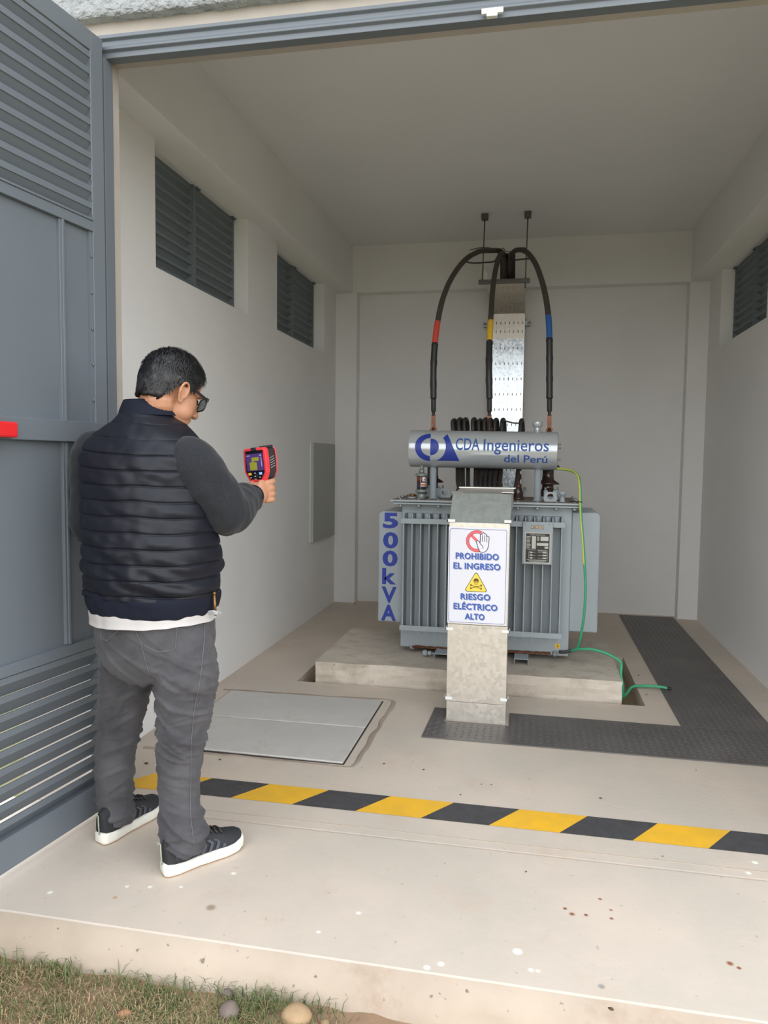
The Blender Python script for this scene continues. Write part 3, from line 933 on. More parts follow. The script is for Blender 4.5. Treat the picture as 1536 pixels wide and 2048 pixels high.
mb = MB(); mb.lathe([(.029, 1.146), (.029, 1.195)], (bx, by, 0), 24); tb(mb, 'silica_gel', mat('dark_silica_gel', srgb(52, 50, 60), .25), parent=br_)
mb = MB(); mb.lathe([(.029, 1.195), (.029, 1.234)], (bx, by, 0), 24); tb(mb, 'spent_silica_gel', mat('red_silica_gel', srgb(118, 56, 48), .25), parent=br_)
def curved(mb, cx, cy, r, a0, a1, z0, z1):
    n = 6
    V = []
    for i in range(n + 1):
        a = math.radians(a0 + (a1 - a0) * i / n); V += [(cx + r * math.cos(a), cy + r * math.sin(a), z0), (cx + r * math.cos(a), cy + r * math.sin(a), z1)]
    mb.faces(V, [(2 * i, 2 * i + 2, 2 * i + 3, 2 * i + 1) for i in range(n)])
mb = MB(); curved(mb, bx, by, .0297, -90, -20, 1.168, 1.192); curved(mb, bx, by, .0297, -70, -25, 1.200, 1.228); tb(mb, 'breather_label', M_white, parent=br_)
mb = MB(); curved(mb, bx, by, .0302, -84, -30, 1.172, 1.185); tb(mb, 'breather_label_print', M_orange, parent=br_)
mb = MB(); curved(mb, bx, by, .0302, -52, -40, 1.206, 1.218); tb(mb, 'breather_label_mark', M_ink, parent=br_)
# lid furniture
q = at(823, 990, 4.62)
mb = MB(); mb.lathe([(.030, 1.089), (.030, 1.100), (.022, 1.101)], (q.x, 4.66, 0), 18); tb(mb, 'plug_base', M_tank)
mb = MB(); mb.lathe([(.020, 1.100), (.020, 1.116), (.016, 1.119)], (q.x, 4.66, 0), 6); tb(mb, 'brass_plug', M_brass)
q = at(1125, 1000, 4.60)
mb = MB(); mb.lathe([(.022, 1.089), (.016, 1.095), (.015, 1.130), (.021, 1.132), (.021, 1.150), (.0, 1.153)], (q.x, 4.62, 0), 16); tb(mb, 'drain_stub', M_tank)
def lug(cx, cy):
    mb = MB()
    out = [(-.045, 0), (-.030, .060), (.030, .060), (.045, 0)]
    hole = [(.020 * math.cos(i * PI / 8), .032 + .017 * math.sin(i * PI / 8)) for i in range(16)]
    # outline with a hole: quads between hole and outer ring
    outer = []
    for i in range(16):
        a = i * PI / 8; d = Vector((math.cos(a), math.sin(a)))
        best = None
        for j in range(4):
            p = Vector(out[j]); q2 = Vector(out[(j + 1) % 4]); e = q2 - p; o = Vector((0, .032))
            den = d.x * e.y - d.y * e.x
            if abs(den) < 1e-9: continue
            t = ((p.x - o.x) * e.y - (p.y - o.y) * e.x) / den; u = ((p.x - o.x) * d.y - (p.y - o.y) * d.x) / den
            if t > 0 and -1e-6 <= u <= 1 + 1e-6: best = t if best is None else min(best, t)
        outer.append((d.x * best, .032 + d.y * best))
    for i in range(16):
        j = (i + 1) % 16
        for y0_, y1_ in ((0, .008),):
            V = [(outer[i][0], 0, outer[i][1]), (outer[j][0], 0, outer[j][1]), (hole[j][0], 0, hole[j][1]), (hole[i][0], 0, hole[i][1])]
            V = [Vector((cx + v[0], cy + v[1], 1.088 + v[2])) for v in V]; V2 = [v + Vector((0, .008, 0)) for v in V]
            mb.faces(V + V2, [(0, 1, 2, 3), (7, 6, 5, 4), (0, 4, 5, 1), (2, 6, 7, 3)])
    return mb
q = at(1101, 990, 4.62); tb(lug(q.x, 4.62), 'lifting_lug', M_tank)
q = at(886, 990, 4.75); tb(lug(q.x, 4.85), 'lifting_lug', M_tank)

# high voltage bushings with flag terminals
HVX = [at(867, 845, 4.90).x, at(979, 845, 4.90).x, at(1099, 845, 4.90).x]
for i, x in enumerate(HVX):
    mb = MB(); y = 4.90
    mb.lathe([(.050, 1.088), (.050, 1.150), (.038, 1.156), (.036, 1.185), (.045, 1.190), (.074, 1.186), (.070, 1.196), (.040, 1.214), (.036, 1.24), (.036, 1.295), (.045, 1.30), (.074, 1.296), (.070, 1.306), (.040, 1.324),
              (.033, 1.36), (.033, 1.40), (.060, 1.400), (.034, 1.424), (.030, 1.47), (.020, 1.49), (.0, 1.492)], (x, y, 0), 28)
    bu = tb(mb, 'bushing', M_porc)
    mb = MB(); mb.lathe([(.078, 1.088), (.078, 1.108), (.06, 1.11)], (x, y, 0), 24)
    for k in range(6):
        a = k * PI / 3 + .3; mb.box((x + .062 * math.cos(a) - .012, y + .062 * math.sin(a) - .012, 1.10), (x + .062 * math.cos(a) + .012, y + .062 * math.sin(a) + .012, 1.150)); mb.lathe([(.006, 1.15), (.006, 1.168)], (x + .07 * math.cos(a), y + .07 * math.sin(a), 0), 8)
    tb(mb, 'bushing_clamp', M_tank, parent=bu)
    mb = MB(); mb.tube([(x, y, 1.48), (x, y, 1.545)], .010, 10); mb.lathe([(.016, 1.515), (.016, 1.530)], (x, y, 0), 6); mb.box((x - .022, y - .004, 1.528), (x + .022, y + .010, 1.540)); tb(mb, 'terminal_stud', M_copper, parent=bu)
# low voltage bushings (brass) in front
LVX = [at(917, 960, 4.78).x, at(955, 960, 4.78).x, at(996, 960, 4.78).x, at(1037, 960, 4.78).x]
for i, x in enumerate(LVX):
    y = 4.93 if i < 3 else 4.80
    mb = MB(); mb.lathe([(.040, 1.088), (.040, 1.10), (.034, 1.104), (.030, 1.14), (.020, 1.165), (.018, 1.17)], (x, y, 0), 20); lv = tb(mb, 'low_voltage_bushing', M_porc)
    mb = MB()
    if i < 3: mb.lathe([(.022, 1.165), (.026, 1.168), (.026, 1.185), (.022, 1.188), (.022, 1.20), (.018, 1.203), (.018, 1.27), (.012, 1.275)], (x, y, 0), 12)
    else: mb.lathe([(.016, 1.16), (.020, 1.165), (.020, 1.185), (.010, 1.19), (.010, 1.215), (.018, 1.22), (.018, 1.245), (.010, 1.255), (.008, 1.27)], (x, y, 0), 12)
    tb(mb, 'terminal', M_brass if i < 3 else M_copper, parent=lv)

# ------------------------------------------------------------------ cable channel in front of the transformer
ch = empty('cable_channel', (-.255, 3.76, 0), 0, 'tall galvanised metal cable channel rising from the floor in front of the transformer', 'cable channel')
CO = Vector((-.255, 3.76, 0))
def chb(mb, name, m_, bevel=0.0, parent=None):
    bmesh.ops.translate(mb.bm, verts=mb.bm.verts, vec=-CO)
    return mb.build(name, m_, parent or ch, bevel=bevel)
CX0, CX1, CYF = -.405, -.106, 3.715
mb = MB(); mb.box((CX0, CYF, .002), (CX1, CYF + .003, .105)); chb(mb, 'lower_cover', M_galvd, .0008)
mb = MB(); mb.box((CX0 - .001, CYF - .001, .107), (CX1, CYF + .003, .505)); chb(mb, 'middle_cover', M_galvd, .0008)
mb = MB(); mb.box((CX0 - .001, CYF + .000, .507), (CX1 - .001, CYF + .003, 1.022)); chb(mb, 'upper_cover', M_galvd, .0008)
SL = [(CYF, 1.020), (CYF + .135, 1.163), (CYF + .58, 1.178)]
def ribbon(path, x0a, x1a, th, x0b=None, x1b=None):
    mb = MB()
    n = len(path)
    V = []
    for i, (y, z) in enumerate(path):
        a = x0a[i] if isinstance(x0a, (list, tuple)) else x0a; c = x1a[i] if isinstance(x1a, (list, tuple)) else x1a
        V += [(a, y, z), (c, y, z), (c, y + .001, z - th), (a, y + .001, z - th)]
    F = []
    for i in range(n - 1):
        o, p = i * 4, i * 4 + 4
        for k in range(4): F.append((o + k, o + (k + 1) % 4, p + (k + 1) % 4, p + k))
    F += [(0, 1, 2, 3), tuple(reversed(range(n * 4 - 4, n * 4)))]
    mb.faces(V, F); return mb
mb = ribbon(SL[:2], [CX0 - .002, CX0], [CX1 + .001, CX1 + .001], .003); chb(mb, 'sloped_cover', galv('grey_galvanised_steel', srgb(168, 174, 170), srgb(158, 163, 160), .5, .6))
mb = ribbon(SL[1:], [CX0 + .002, CX0 + .002], [CX1 + .002, CX1 + .002], .003); chb(mb, 'top_cover', M_galvd)
# folded hems on the top cover
mb = MB(); mb.box((CX0 - .006, CYF + .14, 1.166), (CX0 + .05, CYF + .20, 1.169)); mb.box((CX0 - .006, CYF + .50, 1.177), (CX1 + .012, CYF + .586, 1.183)); mb.box((CX1 - .05, CYF + .14, 1.168), (CX1 + .012, CYF + .22, 1.172)); chb(mb, 'cover_clamp', M_galvd, .001)
# tray behind the covers with perforated side flanges
def flange(x, nm):
    mb = MB()
    prof = [(.0, .002), (.0, 1.02), (.135, 1.163), (.58, 1.178)]
    inn = [(.100, .002), (.100, .98), (.175, 1.065), (.58, 1.080)]
    for i in range(3):
        steps = [18, 3, 7][i]
        for k in range(steps):
            def L(a, t): return Vector((0, CYF + a[0], a[1]))
            t0, t1 = k / steps, (k + 1) / steps
            def pt(t, w):
                a = Vector((0, CYF + .003 + prof[i][0] + (prof[i + 1][0] - prof[i][0]) * t, prof[i][1] + (prof[i + 1][1] - prof[i][1]) * t))
                c = Vector((0, CYF + .003 + inn[i][0] + (inn[i + 1][0] - inn[i][0]) * t, inn[i][1] + (inn[i + 1][1] - inn[i][1]) * t))
                p = a.lerp(c, w); p.x = x; return p
            tm0, tm1 = t0 + (t1 - t0) * .3, t0 + (t1 - t0) * .7
            for (ta, tb_, wa, wb) in ((t0, tm0, 0, 1), (tm1, t1, 0, 1), (tm0, tm1, 0, .42), (tm0, tm1, .58, 1)):
                a_, b_, c_, d_ = pt(ta, wa), pt(tb_, wa), pt(tb_, wb), pt(ta, wb)
                s = Vector((.0015, 0, 0))
                mb.faces([a_, b_, c_, d_, a_ + s, b_ + s, c_ + s, d_ + s], [(0, 1, 2, 3), (7, 6, 5, 4), (0, 4, 5, 1), (1, 5, 6, 2), (2, 6, 7, 3), (3, 7, 4, 0)])
    chb(mb, nm, M_galvd)
flange(CX0 + .002, 'side_flange'); flange(CX1 - .002, 'side_flange')
mb = ribbon([(CYF + .105, .002), (CYF + .105, .98), (CYF + .18, 1.068), (CYF + .58, 1.082)], CX0 + .003, CX1 - .003, .002); chb(mb, 'back_web', M_galvd)
for px, py in ((898, 1041), (1012, 1043), (893, 1257), (1007, 1263), (895, 1396), (1007, 1400)):
    q = at(px, py, CYF - .004); s_ = -1 if px < 950 else 1
    xe = CX0 if s_ < 0 else CX1
    mb = MB(); mb.box((xe + s_ * .012, CYF - .007, q.z - .007), (xe - s_ * .028, CYF - .001, q.z + .007)); mb.box((xe + s_ * .012, CYF - .007, q.z - .007), (xe + s_ * .006, CYF + .04, q.z + .007)); chb(mb, 'cover_clip', M_clip, .001)
mb = MB()
for i, px in enumerate((930, 943, 956, 968)):
    q = at(px, 1258, CYF)
    ring = [(q.x + .0065 * math.cos(a * PI / 6), CYF - .0018, q.z + .013 * math.sin(a * PI / 6)) for a in range(13)]
    mb.tube(ring, .0012, 5, cap=False)
chb(mb, 'pressed_slot_marks', M_galvd)

# warning sign (stuck on the channel)
K = .294 / 702
SX0 = CX0 - .003; SZ1 = 1.000; SYF = CYF - .003
def S(x, y): return Vector((SX0 + (x - 103) * K, 0, SZ1 - (y - 552) * K))
sign = empty('warning_sign', (S(454, 552).x, SYF, S(454, 1715).z), 0, 'white warning sign with a stop hand and skull triangle on the metal channel', 'sign')
SO = Vector(sign.location)
def sb(mb, name, m_, parent=None, bevel=0):
    bmesh.ops.translate(mb.bm, verts=mb.bm.verts, vec=-SO)
    return mb.build(name, m_, parent or sign, bevel=bevel)
mb = MB(); a = S(103, 1715); c = S(805, 552); mb.box((a.x, SYF - .001, a.z), (c.x, SYF + .002, c.z)); board = sb(mb, 'board', M_white)
def srr(x0, y0, x1, y1, r):
    P = []
    for cx, cy, a0 in ((x1 - r, y0 + r, -90), (x1 - r, y1 - r, 0), (x0 + r, y1 - r, 90), (x0 + r, y0 + r, 180)):
        for i in range(7):
            a = math.radians(a0 + 15 * i); P.append((cx + r * math.cos(a), cy + r * math.sin(a)))
    return P
def sline(mb, pts, w, y, closed=False):
    """flat polyline ribbon, pixel coordinates of the sign"""
    pts = list(pts) + ([pts[0], pts[1]] if closed else [])
    L = []; Rr = []
    for i, p in enumerate(pts):
        a = Vector(pts[max(i - 1, 0)]); b_ = Vector(pts[min(i + 1, len(pts) - 1)])
        if closed and i == 0: a = Vector(pts[-3])
        t = (b_ - a).normalized() if (b_ - a).length > 0 else Vector((1, 0)); n = Vector((-t.y, t.x)) * w / 2
        q = Vector(p); L.append(q + n); Rr.append(q - n)
    V = [S(p.x, p.y) + Vector((0, y, 0)) for p in L] + [S(p.x, p.y) + Vector((0, y, 0)) for p in Rr]
    n = len(L)
    mb.faces(V, [(i, i + 1, n + i + 1, n + i) for i in range(n - 1)])
def spoly(mb, pts, y):
    vs = [mb.bm.verts.new(S(*p) + Vector((0, y, 0))) for p in pts]
    F = mb.bm.faces.new(vs); bmesh.ops.triangulate(mb.bm, faces=[F])
ya = SYF - .0014; yb_ = SYF - .0018; yc = SYF - .0022; yd = SYF - .0026
mb = MB(); sline(mb, srr(118, 575, 790, 1702, 22), 5, ya, True); sb(mb, 'border_line', M_signb)
mb = MB(); sline(mb, [(442 + 112 * math.cos(math.radians(a)), 716 + 112 * math.sin(math.radians(a))) for a in range(58, 300, 6)], 34, ya); sline(mb, [(365, 640), (445, 716)], 34, ya - .0001); sb(mb, 'prohibition_ring', M_signred)
for off_ in (15.5, -15.5):
    pass
mb = MB()
for r_ in (129, 95): sline(mb, [(442 + r_ * math.cos(math.radians(a)), 716 + r_ * math.sin(math.radians(a))) for a in range(58, 300, 6)], 4, yb_)
sb(mb, 'ring_outline', M_ink)
hand = [(452, 710), (470, 722), (478, 745), (480, 640), (487, 628), (498, 634), (501, 620), (510, 611), (521, 612), (529, 622), (531, 632), (540, 625), (553, 632), (556, 660), (566, 652), (580, 657), (584, 670), (580, 760), (568, 808), (545, 838), (510, 850), (478, 840), (458, 800), (432, 718), (440, 708)]
mb = MB(); spoly(mb, hand, yb_ - .0002); sb(mb, 'hand_fill', M_white)
mb = MB(); sline(mb, hand, 8, yc, True)
for l in ([(503, 640), (503, 720)], [(530, 640), (530, 720)], [(556, 660), (556, 725)], [(478, 745), (505, 768), (516, 805)]): sline(mb, l, 7, yc)
sb(mb, 'hand_outline', M_ink)
def tri(c, s, r=16):
    P = []
    V = [(440, 1080), (578, 1322), (302, 1322)]
    cx, cy = 440, 1241
    for k, (x, y) in enumerate(V):
        x = cx + (x - cx) * s; y = cy + (y - cy) * s
        a0 = [-150, -30, 90][k]; sx_ = x - (x - cx) / math.hypot(x - cx, y - cy) * 2 * r; sy = y - (y - cy) / math.hypot(x - cx, y - cy) * 2 * r
        for i in range(7):
            a = math.radians(a0 + 20 * i); P.append((sx_ + r * math.cos(a), sy + r * math.sin(a)))
    return P
mb = MB(); spoly(mb, tri(0, 1.04, 22), ya); tg = sb(mb, 'triangle_border', M_ink)
mb = MB(); spoly(mb, tri(0, .96, 18), yb_); sb(mb, 'triangle_fill', M_signyel)
mb = MB()
ell = lambda cx, cy, rx, ry, a0=0, a1=360, n=18: [(cx + rx * math.cos(math.radians(a0 + (a1 - a0) * i / n)), cy + ry * math.sin(math.radians(a0 + (a1 - a0) * i / n))) for i in range(n + (0 if a1 - a0 == 360 else 1))]
spoly(mb, ell(441, 1192, 31, 30, 180, 360) + [(470, 1200), (412, 1200)], yc)
sline(mb, [(412, 1195), (415, 1215), (425, 1222), (427, 1240), (455, 1240), (457, 1222), (468, 1215), (471, 1195)], 4, yc)
spoly(mb, ell(428, 1210, 8, 7), yd); spoly(mb, ell(454, 1210, 8, 7), yd); spoly(mb, [(441, 1218), (446, 1227), (436, 1227)], yd)
for x in (434, 441, 448): sline(mb, [(x, 1232), (x, 1241)], 2.5, yd)
for s1 in (1, -1):
    sline(mb, [(441 - 62 * s1, 1246), (441 + 62 * s1, 1284)], 8, yc)
    for ex, ey in ((-62 * s1, 1246), (62 * s1, 1284)): spoly(mb, ell(441 + ex, ey - 6, 8, 7), yd); spoly(mb, ell(441 + ex, ey + 6, 8, 7), yd)
sb(mb, 'skull_and_bones', M_brownink)
for txt, x0, x1, yt, ybt in (('PROHIBIDO', 190, 700, 862, 932), ('EL INGRESO', 165, 722, 982, 1052), ('RIESGO', 258, 612, 1352, 1420), ('ELÉCTRICO', 175, 697, 1472, 1542), ('ALTO', 312, 547, 1592, 1660)):
    for dx, dy, yy, m_, nm in ((9, 8, ya, M_signsh, 'text_shadow'), (0, 0, yb_, M_signblue, 'text')):
        mb = MB()
        q = S((x0 + x1) / 2 + dx, ybt + dy)
        add_text(mb, txt, (ybt - yt) * K, Matrix.Translation((q.x, yy, q.z)) @ Matrix.Rotation(PI / 2, 4, 'X'), width=(x1 - x0) * K, off=.0012, extr=.0001, space=1.08)
        sb(mb, nm, m_)

# ------------------------------------------------------------------ cable tray on the back wall
TX0, TX1 = -.402, -.105
ty = empty('cable_tray', (-.2535, 6.70, 1.0), 0, 'shiny perforated galvanised cable tray climbing the back wall and curving forward', 'cable tray')
TO = Vector(ty.location)
def tyb(mb, name, m_, bevel=0.0, parent=None):
    bmesh.ops.translate(mb.bm, verts=mb.bm.verts, vec=-TO)
    return mb.build(name, m_, parent or ty, bevel=bevel)
def tray_sheet(mb, path, x0, x1, rows):
    """path: list of (y,z); rows of 8 slots at arc positions"""
    P = [Vector((0, y, z)) for y, z in path]
    L = [0]
    for a_, c_ in zip(P, P[1:]): L.append(L[-1] + (c_ - a_).length)
    def pt(s):
        for i in range(len(P) - 1):
            if s <= L[i + 1] + 1e-9:
                t = (s - L[i]) / (L[i + 1] - L[i]); return P[i].lerp(P[i + 1], t)
        return P[-1]
    cuts = sorted(set([0, L[-1]] + L + [r - .011 for r in rows] + [r + .011 for r in rows]))
    cuts = [c for c in cuts if 0 <= c <= L[-1]]
    w = (x1 - x0) / 8
    for s0, s1 in zip(cuts, cuts[1:]):
        if s1 - s0 < 1e-6: continue
        mid = (s0 + s1) / 2; a_, c_ = pt(s0), pt(s1)
        slot = any(abs(mid - r) < .011 for r in rows)
        segs = [(x0, x1)]
        if slot:
            segs = []; x = x0
            for k in range(8):
                c = x0 + (k + .5) * w; segs.append((x, c - .003)); x = c + .003
            segs.append((x, x1))
        for xa, xb in segs: mb.faces([(xa, a_.y, a_.z), (xb, a_.y, a_.z), (xb, c_.y, c_.z), (xa, c_.y, c_.z)], [(0, 1, 2, 3)])
def solid(o, th=.0015):
    md = o.modifiers.new('s', 'SOLIDIFY'); md.thickness = th; md.offset = 0
straight = [(6.675, .98), (6.675, 2.40)]
rows = [.14 + .133 * k for k in range(11)]
mb = MB(); tray_sheet(mb, straight, TX0, TX1, rows); o = tyb(mb, 'straight_web', M_galv); solid(o)
ben = [(6.672, 2.40), (6.672, 2.615), (6.55, 2.69)]
mb = MB(); tray_sheet(mb, ben, TX0 - .002, TX1 + .002, [.06, .135, .25, .30]); o = tyb(mb, 'bend_web', M_galvd); solid(o)
ben2 = [(6.548, 2.691), (6.40, 2.745), (6.20, 2.775), (6.0, 2.785)]
ben2 = [(6.548, 2.691), (6.36, 2.725), (6.18, 2.735), (5.98, 2.737)]
mb = MB(); tray_sheet(mb, ben2, TX0 - .002, TX1 + .002, [.05, .12, .30, .36, .5]); o = tyb(mb, 'top_web', M_galvd); solid(o)
# side flanges: outward strips 50 mm deep, towards wall / up
for x in (TX0, TX1):
    mb = MB()
    path = straight + ben[1:] + ben2[1:]
    for (a_, c_) in zip(path, path[1:]):
        pass
    base = [Vector((x, y, z)) for y, z in [(6.675, .98), (6.675, 2.60), (6.55, 2.69), (6.36, 2.725), (5.98, 2.737)]]
    outr = [Vector((x, y, z)) for y, z in [(6.715, .98), (6.712, 2.68), (6.60, 2.77), (6.36, 2.79), (5.98, 2.83)]]
    n = len(base); mb.faces(base + outr, [(i, i + 1, n + i + 1, n + i) for i in range(n - 1)]); o = tyb(mb, 'side_rail', M_galvd); solid(o)
# end lips: pointed plates at the mouth
for x, h in ((TX0 - .02, .125), (TX1 - .0, .16)):
    mb = MB(); mb.faces([(x, 5.98, 2.74), (x + .05, 5.98, 2.74), (x + .006, 5.98, 2.74 + h), (x, 5.98, 2.74 + h)], [(0, 1, 2, 3)]) if x < -.2 else mb.faces([(x, 5.98, 2.75), (x + .007, 5.98, 2.75), (x + .007, 5.98, 2.75 + h), (x, 5.98, 2.75 + h)], [(0, 1, 2, 3)])
    o = tyb(mb, 'end_lip', M_galvd); solid(o, .003)
for px, py in ((970, 649), (1058, 646), (1049, 977)):
    q = at(px, py, 6.69); xe = TX0 if px < 1000 else TX1
    mb = MB(); mb.box((min(xe, q.x) - .0, 6.690, q.z - .018), (max(xe, q.x) + .0, 6.696, q.z + .018)); mb.box((q.x - .016, 6.688, q.z - .020), (q.x + .016, 6.70, q.z + .020)); mb.lathe([(.014, 0), (.014, .004), (.008, .006), (.0, .012)], (q.x, 6.688, q.z), 14, 'Y'); mb.box((q.x - .012, 6.70, q.z - .012), (q.x + .012, 6.785, q.z + .012)); tyb(mb, 'wall_bracket', M_bolt)
# trapeze hanger
hq = empty('trapeze_hanger', (-.26, 5.97, 2.74), 0, 'steel strut hung from the ceiling on two thin rods holding the tray end', 'hanger')
def hb(mb, name, m_, bevel=0):
    bmesh.ops.translate(mb.bm, verts=mb.bm.verts, vec=-Vector(hq.location)); return mb.build(name, m_, hq, bevel=bevel)
M_rod = mat('dull_steel_rod', srgb(112, 110, 106), .5, metal=.6)
A1 = at(957, 568, 5.97); A2 = at(1060, 556, 5.97)
zz = (A1.z + A2.z) / 2
mb = MB(); mb.box((A1.x, 5.95, zz - .018), (A2.x, 5.99, zz + .012)); mb.box((A1.x, 5.944, zz - .003), (A2.x, 5.95, zz + .003)); hb(mb, 'strut', M_rod, .002)
for px, pt_ in ((970, 433), (1056, 428)):
    T = Vector((at(px, pt_, 5.97).x, 5.97, ZC))
    xb = T.x - .012 if px < 1000 else T.x - .008
    mb = MB(); mb.tube([(xb, 5.97, zz - .06 if px > 1000 else zz), (T.x, 5.97, ZC - .03)], .005, 8); mb.lathe([(.011, zz + .012), (.011, zz + .02)], (xb, 5.97, 0), 6); hb(mb, 'rod', M_rod)
    mb = MB(); mb.box((T.x - .026, 5.945, ZC - .045), (T.x + .026, 5.995, ZC)); hb(mb, 'ceiling_bracket', mat('dark_bracket', srgb(92, 92, 88), .5, metal=.4), .003)

# ------------------------------------------------------------------ power cables to the bushings
def path3(pts): return [at(px, py, Y) for px, py, Y in pts]
def phase_cable(name, pts, band, bname, bm_, lab, xterm):
    P = crom(path3(pts), 10)
    root = empty(name, P[0], 0, lab, 'cable', 'phase cables')
    O = Vector(root.location)
    def kb(mb, nm, m_):
        bmesh.ops.translate(mb.bm, verts=mb.bm.verts, vec=-O); return mb.build(nm, m_, root)
    def upto(z_hi, z_lo):
        return [p for p in P if z_lo - .012 <= p.z <= z_hi + .012]
    # split by height on the last, falling stretch
    itop = max(range(len(P)), key=lambda i: P[i].z)
    zb1, zb0 = band; zs = at(870, 798, 4.92).z; ze = at(870, 832, 4.92).z
    head = P[:itop] + [p for p in P[itop:] if p.z > zb1 - .01]
    fall = P[itop:]
    def seg(za, zb_): 
        r = [p for p in fall if zb_ <= p.z <= za]
        def ip(z):
            for a_, c_ in zip(fall, fall[1:]):
                if (a_.z - z) * (c_.z - z) <= 0: return a_.lerp(c_, (a_.z - z) / (a_.z - c_.z + 1e-9))
        r2 = [ip(za)] + r + [ip(zb_)]
        return [x for x in r2 if x is not None]
    mb = MB(); mb.tube([p + Vector((0, 0, .003 * noise.noise(p * 12))) for p in head], .0185, 12); kb(mb, 'cable', M_dusty)
    mb = MB(); mb.tube(seg(zb1, zb0), .0195, 14); kb(mb, bname, bm_)
    s = seg(zb0, zs); n = len(s)
    mb = MB(); mb.tube(s, [.0198 + .0030 * (1 if i % max(1, n // 3) < 2 else .35) - (.003 if i == 0 else 0) for i in range(n)], 14); kb(mb, 'heat_shrink_sleeve', M_sleeve)
    s = seg(zs, ze); n = len(s)
    mb = MB(); mb.tube(s, [.016 if i < n * .55 else .010 for i in range(n)], 12); kb(mb, 'cable_tail', M_cable)
    e = s[-1]
    mb = MB(); mb.box((e.x - .014, e.y - .004, 1.545), (e.x + .014, e.y + .004, e.z + .008)); mb.box((e.x - .014, e.y - .004, 1.540), (e.x + .020, e.y + .02, 1.547)); lg = kb(mb, 'copper_lug', M_copper)
    mb = MB()
    for dz in (.022, .052): mb.lathe([(.007, 0), (.007, .003), (.0, .005)], (e.x, e.y - .004, 1.545 + dz), 10, 'Y')
    bmesh.ops.translate(mb.bm, verts=mb.bm.verts, vec=-O); mb.build('lug_bolt', M_bolt, lg)
phase_cable('power_cable', [(1012, 560, 6.1), (1009, 520, 6.0), (1002, 503, 5.88), (985, 501, 5.72), (955, 504, 5.52), (925, 525, 5.34), (901, 560, 5.18), (885, 600, 5.05), (876, 640, 4.97), (870, 685, 4.92), (867, 740, 4.9), (867, 800, 4.9), (867, 836, 4.9)],
            (2.245, 2.10), 'red_tape', M_red, 'thick dark cable with a red band, leftmost over the transformer', 0)
phase_cable('power_cable', [(1006, 560, 6.08), (1008, 525, 6.0), (1006, 506, 5.92), (999, 512, 5.7), (990, 545, 5.5), (985, 585, 5.3), (982, 630, 5.1), (979, 685, 4.97), (978, 740, 4.9), (979, 800, 4.9), (979, 836, 4.9)],
            (2.262, 2.115), 'yellow_tape', M_yt, 'thick dark cable with a yellow band in front of the shiny tray', 0)
phase_cable('power_cable', [(1020, 560, 6.1), (1019, 525, 6.0), (1023, 508, 5.88), (1036, 500, 5.72), (1054, 505, 5.5), (1072, 530, 5.3), (1086, 570, 5.12), (1094, 610, 5.0), (1098, 650, 4.93), (1099, 700, 4.9), (1099, 750, 4.9), (1099, 800, 4.9), (1099, 836, 4.9)],
            (2.262, 2.115), 'blue_tape', M_bt, 'thick dark cable with a blue band, rightmost over the transformer', 0)
# bundle rising from the tray mouth
for i, (px, dy) in enumerate(((1006, 0), (1013, .03), (1020, 0), (1025, .03))):
    P = crom([at(px, 560, 6.12) + Vector((0, .25, -.02)), at(px, 556, 6.1 + dy), at(px, 530, 6.03 + dy), at(px - 2 if i < 2 else px, 508, 5.98 + dy)], 6)
    mb = MB(); mb.tube(P, .022, 12)
    tag(mb.build('feeder_cable', M_cable), ['black cable leaving the tray mouth, leftmost of the upright bundle', 'black cable in the tray mouth bundle, second from the left', 'black cable in the tray mouth bundle, second from the right', 'black cable leaving the tray mouth, rightmost of the upright bundle'][i], 'cable', 'black cables rising out of the tray mouth')
# thin tie wires
def wire(pts, r, name, m_, lab, grp=None, cat='wire'):
    mb = MB(); mb.tube(crom(path3(pts), 6), r, 8)
    return tag(mb.build(name, m_), lab, cat, grp)
wire([(930, 523, 5.35), (945, 526, 5.5), (970, 525, 5.7), (988, 523, 5.8), (994, 515, 5.85)], .006, 'thin_cable', M_dusty, 'thin dark cable strung between the red-banded cable and the bundle')
wire([(1024, 521, 5.95), (1040, 519, 5.7), (1062, 517, 5.45)], .006, 'thin_cable', M_dusty, 'thin dark cable strung between the bundle and the blue-banded cable')
wire([(940, 500, 5.5), (965, 495, 5.6), (990, 498, 5.8), (1000, 505, 5.88), (1006, 496, 5.9), (1012, 503, 5.9), (1024, 503, 5.88), (1032, 496, 5.75), (1040, 499, 5.65), (1048, 495, 5.6), (1056, 502, 5.5)], .003, 'tie_wire', M_dusty, 'thin tie wire looped over the tops of the arched cables')

